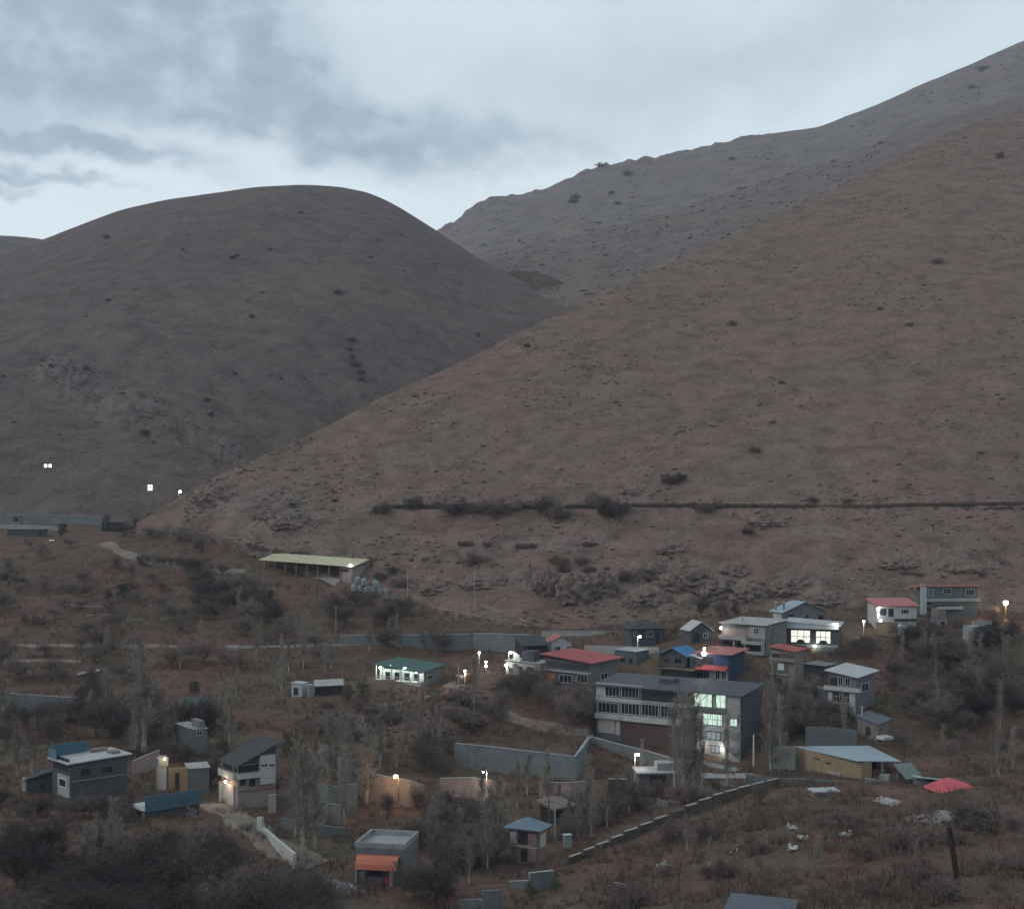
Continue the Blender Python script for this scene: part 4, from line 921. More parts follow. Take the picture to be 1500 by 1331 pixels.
H = House('grey_annex', 'plain blue grey flat roofed annex right of the big red roof', 'house', 932, 980, 955, 319, 50, 900, w=5)
H.walls(TEALG, found=2); H.roof4(CONC, (0, .1, .2, .1), (.2, .2, .2, .2), .14); H.window('L', (908, 961, 916, 969), 2, frame=DFRAME); H.opening('L', (921, 964, 927, 978))
H = House('dark_store', 'dark flat roofed store between the stone tower house and the white roofed house', 'house', 1207, 1008, 976, 304, 45, 1177, w=5)
H.walls(DGREY, found=2); H.roof4(GREYP, (0, .1, .2, .1), (.3, .2, .2, .3), .14); H.opening('L', (1184, 992, 1191, 1006)); H.window('L', (1196, 986, 1203, 994), 2, frame=DFRAME)
H = House('timber_terrace', 'dark timber room with a railed terrace under the bright blue roof', 'shed', 1012, 995, 983, 307, 55, 968, w=5)
H.walls(DARK, found=2); H.roof4(WOOD, (0, 0, .1, .1), (.3, .3, .2, .5), .12); H.rail('L', (969, 977, 1011, 983), WOOD, .4, 12); H.opening('L', (980, 986, 988, 995))
H = House('white_roof_lean_to', 'small lean-to with a stepped white sheet roof beside the blue sheet roof', 'shed', 1026, 973, 964, 309, 50, 1011, w=3)
H.walls(DGREY, found=2); H.roof4(WHITER, (0, 0, .5, .5), (.3, .3, .2, .3), .1); H.opening('L', (1014, 966, 1019, 973), 'window_opening')
H = House('brick_shed', 'tiny brown brick shed with a pale flat roof beside the brown gate', 'shed', 676, 1003, 992, 323, 30, 668, w=1.6)
H.walls(BRICK, found=2); H.roof4(PALE, (0, 0, .1, .1), (.15, .15, .15, .15), .1); H.opening('R', (678, 995, 682, 1003))
# ================================================================ garden and retaining walls
def wall(name, label, pts, thick, m, cap=None, cat='wall', group=None, capm=None, deep=1.2):
    """pts: (u, row of the top, row of the foot, distance)"""
    T = [at(u, vt, Y) for u, vt, vb, Y in pts]; Bz = [at(u, vb, Y).z-deep for u, vt, vb, Y in pts]
    n = len(T); off = []
    for i in range(n):
        d = (T[min(i+1, n-1)].xy-T[max(i-1, 0)].xy).normalized(); nv = Vector((-d.y, d.x))
        if nv.y < 0: nv = -nv
        off.append(nv*thick)
    o0 = Vector((T[0].x, T[0].y, Bz[0])); b = MB(); P = []
    for t, z, f in zip(T, Bz, off):
        P += [(t.x-o0.x, t.y-o0.y, z-o0.z), (t.x+f.x-o0.x, t.y+f.y-o0.y, z-o0.z), (t.x+f.x-o0.x, t.y+f.y-o0.y, t.z-o0.z), (t.x-o0.x, t.y-o0.y, t.z-o0.z)]
    fs = [(0, 1, 2, 3), (4*n-1, 4*n-2, 4*n-3, 4*n-4)]
    for i in range(n-1):
        a, c = 4*i, 4*i+4
        fs += [(a, a+3, c+3, c), (a+3, a+2, c+2, c+3), (a+2, a+1, c+1, c+2), (a+1, a, c, c+1)]
    b.poly(P, fs); o = b.build(name, m); o.location = o0; tag(o, label, cat, group)
    if cap:
        b = MB(); P = []
        for t, f in zip(T, off):
            e = f.normalized()*.08
            for q, z in ((-e, 0.004), (f+e, 0.004), (f+e, cap), (-e, cap)): P.append((t.x+q.x-o0.x, t.y+q.y-o0.y, t.z+z-o0.z))
        b.poly(P, fs); b.build('coping', capm or CONC, o)
    return o
wall('retaining_wall', 'long grey block retaining wall holding up the bare brown plot', [(666,1089,1122,277),(720,1094,1127,273.5),(780,1101,1133,268.5),(843,1108,1143,263),(856,1092,1122,273),(864.5,1079,1112,286)], .5, BLOCKB, .12)
wall('retaining_wall', 'tall grey retaining wall under the front of the drive, right of the brown plot', [(867,1079.5,1112,286.5),(905,1090,1122,281),(948,1100.5,1136,275.5),(1002,1117,1150,267.5)], .5, BLOCK, .12)
wall('retaining_wall', 'blue grey concrete retaining wall under the road behind the small white house', [(693,928,954,364),(735,929,956,358),(792,931,958,352)], .6, BLOCKB, .2)
wall('roadside_wall', 'long pale roadside wall at the foot of the red hill behind the dark pavilion', [(793,925,934,372),(850,925,936,368),(925,925.5,937,364)], .4, PALE, .2)
wall('roadside_wall', 'low grey roadside wall running left below the bare dark slope', [(498,931,953,368),(560,931,956,366),(640,930,957,364),(690,929,955,364)], .5, BLOCKB, .15)
wall('field_wall', 'weathered pale grey field wall at the left edge below the orchard', [(-30,1012,1038,312),(20,1016,1040,311),(60,1019,1043,310),(116,1022,1046,309)], .4, BLOCKB, .08)
wall('yard_wall', 'squat grey block yard wall standing alone left of the grey poplar', [(494,1111,1144,246),(508,1114,1144,245),(523,1119,1140,247)], 2.0, BLOCK)
wall('yard_wall', 'tall grey yard wall in two panels above the kiosk house', [(455,1147,1185,238),(481,1150,1186,236),(481.3,1153,1186,236),(524,1147,1182,238)], .4, BLOCK)
wall('yard_wall', 'short broken wall stump below the two panel yard wall', [(482,1176,1196,230),(498,1179,1196,229)], .5, BLOCK)
wall('yard_wall', 'plastered yard wall glowing orange behind the lowest warm street lamp', [(540,1133,1176,244),(565,1137,1181,243),(600,1143,1181,243),(622,1150,1180,244)], .4, PINKP, .08, capm=PALE)
wall('yard_wall', 'pinkish yard wall behind the thin lamp post below the long retaining wall', [(644,1140,1166,252),(690,1139,1170,250),(716,1142,1172,249),(731,1147,1168,250)], .4, PINKP, .08, capm=PALE)
wall('yard_wall', 'low mud wall across the gully above the thatched hut', [(790,1146,1166,250),(835,1146,1170,247),(870,1144,1168,247)], .4, PINKP, .06)
wall('yard_wall', 'pink brick wall beside the white lamp post left of the concrete garage', [(891,1141,1170,254),(910,1141,1169,254),(926,1142,1168,254)], .35, BRICK, .1, capm=PALE)
wall('lane_wall', 'white plastered wall with a tall end pillar curving down beside the lane', [(376,1196,1222,222),(383,1196,1223,221),(383.5,1211,1226,221),(400,1225,1240,214),(418,1240,1253,208),(430,1250,1260,204)], .45, PLAST)
wall('garden_wall', 'short pale wall stub right of the white lane wall', [(411,1197,1216,224),(433,1203,1217,223)], .35, BLOCK)
wall('garden_wall', 'grey garden wall in three blocks above the square kiosk house', [(456,1204,1226,221),(470,1204,1228,220),(470.4,1208,1232,219),(507,1213,1228,220)], .4, BLOCK)
for a in (('grey wall panel at the foot of the lit house, uppermost of its row', [(1054,1143,1160,252),(1090,1157,1160,250)]),
          ('grey wall panel below the lower garages, second from top of its row', [(1022,1151,1170,247),(1052,1161,1170,246)]),
          ('grey wall panel before the tall poplars, third from top of its row', [(997,1159,1176,244),(1022,1169,1178,243)]),
          ('grey wall panel below the concrete garage, fourth from the top of its row', [(979,1171,1186,241),(997,1175,1187,240)]),
          ('grey wall panel at the lower end of the row below the concrete garage', [(962,1169,1188,239),(978,1174,1188,238)])):
    wall('panel_wall', a[0], [(u, t, b_, Y) for u, t, b_, Y in a[1]], .3, CONC, group='stepping wall panels below the drive')
wall('garden_wall', 'grey block wall in front of the tan shed', [(1092,1133,1160,252),(1135,1139,1160,249),(1180,1140,1152,248),(1262,1146,1152,247)], .35, BLOCK)
wall('garden_wall', 'grey stub wall with a square pier below the open end of the tan shed', [(1267,1139,1152,245),(1288,1143,1153,244),(1288.4,1134,1154,244),(1302,1134,1154,243)], .6, CONC)
wall('garden_wall', 'dark wall with pale top below the narrow poplar left of the white roofed house', [(1172,1005,1026,296),(1195,1007,1026,294),(1212,1009,1026,292)], .4, GREYP, .3, capm=PALE)
wall('terrace_wall', 'tan retaining wall under the white bungalow', [(1283,911,930,344),(1300,911,930,343),(1316,912,930,343)], .4, TANW, .1)
wall('terrace_wall', 'low pale terrace wall left of the white bungalow', [(1228,935,945,338),(1262,933,943,340)], .35, PALE)
wall('gully_wall', 'grey stone wall at the gully mouth below the blue hipped roof', [(745,1291,1316,192),(776,1290,1316,190),(776.4,1279,1312,190),(812,1275,1300,192)], .4, BLOCKB, .08)
wall('gully_wall', 'low grey wall cut by the bottom edge left of the gully', [(672,1318,1340,182),(708,1316,1340,181),(708.3,1304,1336,181),(735,1303,1330,183)], .4, BLOCKB)
wall('bank_wall', 'low white stone edging on the right bank below the red sheet roof', [(1440,1197,1203,192),(1470,1192,1200,194),(1492,1195,1202,192)], .4, CONC)
wall('bank_wall', 'long pale boundary wall of the compound at the far left', [(-30,752,764,585),(60,753,764,580),(150,756,766,572)], .5, BLOCKB, .2)
wall('bank_wall', 'thin white kerb rail of the compound at the far left', [(-30,767,771,560),(40,768,772,556),(86,771,775,552)], .4, CONC)
wall('yard_wall', 'long pale yard wall behind the big red roof and the grey annex', [(856,945,951,332),(900,946,953,329),(965,948,956,325)], .35, PALE)
wall('yard_wall', 'grey block wall at the left end of the tan shed', [(1132,1092,1116,264),(1150,1093,1117,263),(1165,1094,1118,262)], .4, BLOCK)
wall('terrace_wall', 'dull grey terrace wall below the white roofed house', [(1180,1064,1086,276),(1215,1065,1088,275),(1255,1069,1090,274)], .4, GREYP)
wall('yard_wall', 'low broken ochre wall in front of the pinkish yard wall', [(646,1164,1180,246),(662,1170,1184,244),(680,1174,1188,243)], .35, TANW)
wall('garden_wall', 'short white wall stub right of the balcony house', [(393,1164,1180,233),(404,1163,1180,233)], .4, PALE)
wall('garden_wall', 'pale stone terrace edge on the brown knoll right of the balcony house', [(384,1074,1080,296),(410,1062,1068,300),(436,1048,1054,304)], .6, PINKS)
wall('garden_wall', 'long grey garden wall between the flat roofed house and the gatehouse', [(196,1114,1124,252),(214,1106,1120,256),(234,1098,1112,260)], .4, PINKP)
MUD = mat('mud_block_wall', (.105, .09, .08), .95, .3, .6, blocks=True)
# the wall that steps down the slope: one wall, each step with its pale coping
caps = [(1133,1142),(1112,1147),(1092,1152),(1072,1157.5),(1053,1163),(1034,1170),(1014,1178.5),(993,1187.5),(970,1197),(948,1206),(926,1215),(905,1225),(884.5,1234.5),(864.5,1243),(844,1252)]
N = len(caps); root = empty('stepped_wall', at(1133, 1160, 248)); tag(root, 'long grey wall stepping down the slope with a pale coping on each step', 'wall')
for i, (u, v) in enumerate(caps):
    Y = 246-42*i/(N-1); a = at(u+10.5, v, Y+1.4); c = at(u-10.5, v, Y-1.4); c.z = a.z = at(u, v, Y).z
    a -= root.location; c -= root.location; n = Vector((-(a-c).y, (a-c).x, 0)).normalized()*.3
    zb = Vector((0, 0, 3.4 if i > 12 else 2.2)); b = MB()
    b.hexa([c-zb, a-zb, a-zb+n, c-zb+n, c, a, a+n, c+n]); s = b.build('wall_step', MUD, root)
    b = MB(); k = n*.25; e = (a-c)*random.uniform(.08, .22); up = Vector((0, 0, random.uniform(.09, .15))); lo = Vector((0, 0, .004))
    b.hexa([c-k+lo+e, a-k+lo-e, a+n+k+lo-e, c+n+k+lo+e, c-k+up+e, a-k+up-e, a+n+k+up-e, c+n+k+up+e]); (b.build('coping', PALE, s) if random.random() < .72 else None)

# ================================================================ lamps and poles
def street_lamp(label, u, vh, vb, Y, arm=1, mat_=None, col=(1, .95, .88), watt=500, r=.27, pm=None, group='street lamps', pr=.11, n=1, cat='street lamp'):
    B = at(u, vb, Y); top = (vb-vh)/F*Y; rt = empty('street_lamp', B); tag(rt, label, cat, group)
    b = MB(); b.tube((0, 0, -.5), (0, 0, top+.1), pr, pr*.7, 8); b.build('pole', pm or WPOLE, rt)
    b = MB(); b.box(-.16, .16, -.16, .16, -.6, .25); b.build('base', CONC, rt)
    hx = .55*arm
    b = MB(); b.tube((0, 0, top+.05), (hx*.5, -.1, top+.28), .05, .045, 6); b.tube((hx*.5, -.1, top+.28), (hx, -.15, top+.2), .045, .04, 6); b.build('arm', STEEL, rt)
    for k in range(n):
        b = MB(); b.ball((hx, -.15, top-k*1.0), r, nu=10, nv=7); h = b.build('lamp_globe', mat_ or BULB_W, rt, True)
        b = MB(); b.tube((hx, -.15, top+r*.8-k*1.0), (hx, -.15, top+r*1.2-k*1.0), r*1.1, r*.4, 10); b.build('hood', STEEL, h)
    if watt:
        l = bpy.data.lights.new('lamp_light', 'POINT'); l.energy = watt; l.color = col; l.shadow_soft_size = r
        o = bpy.data.objects.new('lamp_light', l); COL.objects.link(o); o.parent = rt; o.location = (hx, -.2-r, top-r-.1)
street_lamp('white street lamp post beside the concrete garage and the stepped wall', 930, 1104, 1152, 262, 1, watt=320)
street_lamp('thin white street lamp post in front of the pinkish yard wall', 713, 1130, 1168, 247, -1, watt=330, col=(1, .78, .55))
street_lamp('dark street lamp burning warm yellow before the plastered yard wall', 584, 1136, 1176, 239, -1, BULB_Y, (1, .60, .24), 620, .3, WOOD)
street_lamp('white street lamp post beside the small white stair house', 745, 955, 976, 320, 1, watt=170)
street_lamp('white street lamp post in front of the dark pavilion', 934, 932, 951, 322, 1, watt=150)
street_lamp('warm bright lamp on a post at the far right edge beside the ruined house', 1473, 882.5, 908, 360, 0, BULB_Y, (1, .68, .36), 1500, .62, WOOD)
street_lamp('low lamp on a post beside the brown gate right of the lit pavilion', 681, 982, 999, 322, 0, BULB_Y, (1, .8, .55), 380, .24)
street_lamp('small lamp on a post in front of the blue grey retaining wall', 702, 955.5, 972, 342, 0, watt=120)
street_lamp('twin globed garden lamp left of the small white stair house', 712, 969, 984, 334, 0, watt=120, n=2)
street_lamp('small white lamp on the terrace end left of the white bungalow', 1265, 909.5, 932, 340, 0, watt=110)
street_lamp('distant white flood lamp lowest on the grey hill beside the hillside spur', 262, 720, 738, 545, 1, BULB_W, watt=0, r=.5, pr=.16)
def pole(label, u, vt, vb, Y, m, r=.14, lean=0, arm=False, nm='utility_pole', cat='pole'):
    B = at(u, vb, Y); h = (vb-vt)/F*Y; rt = empty(nm, B); tag(rt, label, cat)
    b = MB(); b.tube((0, 0, -.8), (lean, 0, h), r, r*.7, 8); b.build('shaft', m, rt)
    b = MB()
    if arm: b.box(lean-.8, lean+.8, -.06, .06, h-.7, h-.58)
    else: b.tube((lean, 0, h+.01), (lean, 0, h+.08), r*.9, r*.5, 8)
    b.build('crossarm' if arm else 'cap', m, rt)
pole('bare grey concrete pole beside the brown gate right of the lit pavilion', 672, 972, 1022, 312, PALE, .2)
pole('slim grey pole on the dark slope below the long open shed', 492, 886, 932, 374, STEEL, .16, arm=True)
pole('white metal pole rising beside the right end of the lit house', 1104, 1076, 1124, 272, WPOLE, .2)
pole('old leaning dark wooden pole on the near right bank', 1408, 1211, 1314, 151, mat('old_dark_timber', (.042, .032, .028), .95, .3, 2), .40, -1.3, nm='leaning_pole')
pole('brown wooden pole in front of the thatched hut, left of a pair', 804, 1168, 1212, 222, WOOD, .15, arm=True)
pole('grey wooden pole in front of the thatched hut, right of a pair', 813, 1172, 1221, 220, PALE, .15)
pole('pale pole standing among trees at the left of the road', 695, 838, 892, 392, PALE, .13)
pole('slim pale pole beside the path below the sacks of the long shed', 597, 840, 878, 402, PALE, .13)
pole('short pale pole beside the path near its right end', 668, 884, 904, 392, PALE, .13)
# lamp boards on the far hill
def board(label, u, v, Y, w, h, dark=True, nm='lit_sign'):
    p = LEFT.pos(u, v+10) if v < 745 else at(u, v+8, Y)
    p = at(u, v, p.y-.5); rt = empty(nm, p); tag(rt, label, 'lit sign', 'white lamps on the grey hill')
    b = MB(); b.box(-.12, .12, 0, .2, -4, h); b.build('post', WOOD, rt)
    b = MB(); b.box(-w/2, w/2, -.25, -.003, -h/2, h/2); b.build('panel', emat('lit_white_board', (1, .98, .94), 1.1), rt)
    if dark: b = MB(); b.box(-w*.12, w*.12, -.3, -.252, -h*.1, h*.22); b.build('dark_mark', DARK, rt)
board('small white lit square board on the grey hill above the dark container', 220, 714, 600, 2.1, 2.6)
board('left one of two little white lamps high on the grey hill', 67, 682, 640, 1.4, 1.6, False, 'flood_lamp')
board('right one of two little white lamps high on the grey hill', 73.5, 682, 640, 1.4, 1.6, False, 'flood_lamp')
board('little white lit board below the compound at the far left', 76, 794, 520, 1.8, 1.6, False)

# ================================================================ loose things
def boxthing(name, label, cat, u, v, Y, w, d, h, m, yaw=0, sink=.3, group=None, extra=None, bev=.06):
    """a real little object: bevelled body plus the parts given in extra"""
    o = empty(name, at(u, v, Y), R(yaw)); tag(o, label, cat, group); b = MB(); e = min(bev, w*.2, d*.2, h*.2)
    P = []
    for z, k in ((-sink, 0), (h-e, 0), (h, e)):
        P += [(-w/2+k, -d/2+k, z), (w/2-k, -d/2+k, z), (w/2-k, d/2-k, z), (-w/2+k, d/2-k, z)]
    b.poly(P, [(3, 2, 1, 0)]+[(4*j+i, 4*j+(i+1) % 4, 4*j+4+(i+1) % 4, 4*j+4+i) for j in (0, 1) for i in range(4)]+[(8, 9, 10, 11)])
    b.build('body', m, o)
    for nm, q, mm in (extra or []): b = MB(); b.box(*q); b.build(nm, mm, o)
    return o
boxthing('shipping_container', 'dark flat container standing at the end of the compound on the far left', 'container', 166, 777, 520, 7.8, 2.4, 3.2, DARK, 2, extra=[('door_bar', (-3.0, -2.9, -1.26, -1.2, .2, 3), STEEL), ('door_bar', (2.9, 3.0, -1.26, -1.2, .2, 3), STEEL)])
boxthing('compound_hut', 'small pale hut with a black window in the compound at far left', 'hut', 25, 768, 572, 3.6, 3, 3.8, BLOCKB, extra=[('window', (-.6, 1.0, -1.56, -1.45, 1.2, 2.8), DARK), ('roof', (-2, 2, -1.8, 1.7, 3.81, 4.0), PALE)])
boxthing('compound_shed', 'long dark shed with a pale roof edge in the compound at far left', 'shed', 40, 786, 535, 14, 4, 3.0, DGREY, extra=[('roof', (-7.3, 7.3, -2.3, 2.2, 3.01, 3.2), PALE), ('doorway', (4.6, 6.4, -2.06, -1.9, 0, 2.2), DARK)])
boxthing('water_tank', 'white square water tank on the terrace below the white bungalow', 'tank', 1321, 929, 342, 1.5, 1.3, 2.4, TANK, 5, extra=[('lid', (-.3, .3, -.3, .3, 2.41, 2.55), STEEL)])
boxthing('tool_box', 'grey metal box beside the white water tank', 'box', 1329, 928, 342, 1.3, 1.2, 1.7, STEEL, 5, extra=[('lid', (-.7, .7, -.65, .65, 1.71, 1.8), CONC)])
o = empty('round_tank', at(455, 1014, 315)); tag(o, 'dull grey round water tank between the white block hut and the low store', 'tank')
b = MB(); b.tube((0, 0, -1), (0, 0, 1.7), .85, .85, 14); b.build('body', STEEL, o); b = MB(); b.tube((0, 0, 1.71), (0, 0, 1.95), .8, .3, 14); b.build('lid', CONC, o)
boxthing('cistern_cover', 'white concrete cistern cover slab on the bank below the tan shed', 'cover', 1207, 1166, 226, 4.0, 2.6, .9, BLOCK, 8, extra=[('slab', (-2.2, 2.2, -1.5, 1.5, .91, 1.15), WHITER)])
boxthing('hatch_box', 'small pale green hatch box behind the blue hipped roof', 'box', 831, 1237, 212, 1.1, .9, 1.5, SACK, 20, extra=[('lid', (-.65, .65, -.55, .55, 1.51, 1.6), WHITER)])
boxthing('gate', 'brown double gate between the bare pole and the low warm lamp', 'gate', 687, 1004, 322, 1.7, .3, 2.8, BRICK, 10, extra=[('door', (-.7, .7, -.22, -.152, 0, 2.4), WOOD)])
boxthing('white_plate', 'flat white sheet lying on the bank right of the small stone hut', 'sheet', 1296, 1079.5, 268, 2.4, 2.2, .25, WHITER, 25, extra=[('batten', (-1.1, 1.1, -.1, .1, .251, .33), PALE)])
boxthing('parked_van', 'tiny white van parked by the foot of the grey hill', 'van', 293, 746, 495, 2.0, 4.2, 1.0, TANK, 80, extra=[('cabin', (-.9, .9, -.8, 1.9, 1.001, 1.8), TANK), ('window', (-.92, -.901, -.6, 1.7, 1.15, 1.65), GL)]+[('wheel', (x, x+.2, y, y+.6, -.35, .3), DARK) for x in (-1.05, .85) for y in (-1.5, 1.0)])
# feed sacks stacked by the long shed
sk = MB(); nn = 10
for j, (z_, r_) in enumerate(((0, .82), (.25, .97), (1.1, 1.03), (1.9, .96), (2.25, .72), (2.4, .3))):
    for i in range(nn):
        t_ = 2*math.pi*i/nn; cc, ss = math.cos(t_), math.sin(t_); q_ = r_/max(abs(cc), abs(ss))**.75*random.uniform(.95, 1.05); sk.v.append((q_*cc, q_*ss*.9, z_))
for j in range(5):
    for i in range(nn): sk.f.append((j*nn+i, j*nn+(i+1) % nn, j*nn+nn+(i+1) % nn, j*nn+nn+i))
sk.f += [tuple(range(nn))[::-1], tuple(5*nn+i for i in range(nn))]; skm = sk.mesh('sack', SACK, True)
def sack_at(u, v):
    h = hit(u, 866+(u-520)*.16)
    return Vector((h.x, h.y, h.z-.1+(2.2 if v < 852 else 0)))
SP = [(519,862,'lower row, leftmost'),(528,862,'lower row, second'),(537,863,'lower row, third'),(546,864,'lower row, fourth'),(555,866,'lower row, fifth'),(524,848,'upper row, leftmost'),(533,848,'upper row, second'),(550.5,849,'upper row, rightmost'),(564,868,'lower row, rightmost')]
for i, (u, v, wh) in enumerate(SP):
    o = bpy.data.objects.new('feed_sack', skm); COL.objects.link(o); o.location = sack_at(u, v); o.scale = (.92, .9, .95); o.rotation_euler = (0, 0, i*1.3)
    tag(o, f'bulky pale green sack beside the right end of the long shed, {wh}', 'sack', 'sacks heaped by the long shed')
# white bundles and scrap on the right bank
bn = MB()
for i in range(9): bn.ball((random.uniform(-.55, .55), random.uniform(-.35, .35), random.uniform(.1, .75)), random.uniform(.14, .34), (random.uniform(.7, 1.5), .8, random.uniform(.5, 1.1)), .45, 6, 4)
bnm = bn.mesh('white_bundle', PLAST, False)
for u, v, sc, wh in ((1158,1216,1.0,'uppermost left of the bank'),(1176,1231,1.0,'middle of the bank'),(1161,1247,1.1,'lowest left of the bank'),(1241,1226,1.15,'right of the middle one'),(972,1272,1.15,'by the stepped wall'),(1290,1172,.9,'under the grey pier wall'),(1304,1180,.8,'near the rubble heap')):
    h = hit(u, v); o = bpy.data.objects.new('white_bundle', bnm); COL.objects.link(o); o.location = h-Vector((0, 0, .15)); o.scale = (sc, sc, sc*1.1); o.rotation_euler = (0, random.uniform(-.3, .3), random.uniform(0, 6))
    tag(o, f'crumpled white bundle on the near slope, {wh}', 'bundle', 'white bundles on the near slope')
RSTONE = mat('red_earth_stone', (.165, .105, .086), .95, .45, 1.4)
def heap(name, label, cat, u, v, n, rad, m, r0, r1, ang=.3):
    h = hit(u, v); b = MB(); ng = 16; Pm = []
    for j in range(5):                      # the packed core the loose pieces lie on, following the ground
        for i in range(ng):
            a = 2*math.pi*i/ng; q = rad*(.85-j*.2)*random.uniform(.92, 1.0); x, y = q*math.cos(a)*1.4, q*math.sin(a); Pm.append((x, y, gz(h.x+x, h.y+y)-h.z+(-.25 if j == 0 else .06+rad*.1*j+random.uniform(-.05, .05))))
    b.poly(Pm, [(j*ng+i, j*ng+(i+1) % ng, j*ng+ng+(i+1) % ng, j*ng+ng+i) for j in range(4) for i in range(ng)]+[tuple(4*ng+i for i in range(ng)), tuple(range(ng))[::-1]])
    for i in range(n):
        a = random.uniform(0, 6.28); q = rad*math.sqrt(random.random()); x, y = q*math.cos(a)*1.4, q*math.sin(a); r = random.uniform(r0, r1)
        b.ball((x, y, max(0, (1-q/rad))*rad*.38+gz(h.x+x, h.y+y)-h.z), r, (1.2, 1, .75), ang, 6, 4)
    o = b.build(name, m); o.location = h; tag(o, label, cat); return o
heap('rubble_heap', 'heap of grey and white rubble under the red sheet roof', 'rubble heap', 1383, 1204, 80, 3.8, STONE, .1, .42)
heap('rubble_heap', 'small scatter of white rubble below the pier wall of the tan shed', 'rubble heap', 1300, 1176, 26, 2.0, PALE, .08, .26)
heap('scrap_heap', 'heap of pale planks and stones at the bottom left of the kiosk house', 'scrap heap', 487, 1302, 45, 3.2, CONC, .15, .5)
heap('stone_heap', 'tumbled reddish stones on the knoll below the brown gate', 'stone heap', 700, 1020, 90, 6.0, RSTONE, .2, .7)
heap('stone_heap', 'low spread of reddish stones in the middle of the brown knoll', 'stone heap', 655, 1052, 90, 6.5, RSTONE, .15, .5)
heap('stone_heap', 'reddish stones at the left foot of the brown knoll', 'stone heap', 606, 1072, 70, 5.0, RSTONE, .15, .5)
heap('scrap_heap', 'pale broken slabs in the thicket below the ruined house', 'scrap heap', 1402, 962, 40, 3.4, PALE, .15, .55)
def planks(label, u, v, n, L):
    h = hit(u, v); o = empty('plank_pile', h); tag(o, label, 'planks')
    for i in range(n):
        a = random.uniform(-.6, .9)+(1.6 if i % 3 == 0 else 0); x, y = random.uniform(-L*.4, L*.4), random.uniform(-.7, .7); c, s = math.cos(a)*L/2, math.sin(a)*L/2
        za = gz(h.x+x-c, h.y+y-s)-h.z+.12+.05*i; zb = gz(h.x+x+c, h.y+y+s)-h.z+.2+.05*i
        b = MB(); b.tube((x-c, y-s, za), (x+c, y+s, zb), .09, .08, 4); b.build('plank', WOOD if i % 3 else PALE, o)
planks('weathered planks scattered on the bare bank below the stepped wall', 912, 1300, 7, 3.0)
planks('weathered planks lying on the bare bank below the white bundle', 1078, 1246, 5, 2.5)
planks('pale poles thrown down at the foot of the white lamp post', 925, 1178, 5, 2.6)
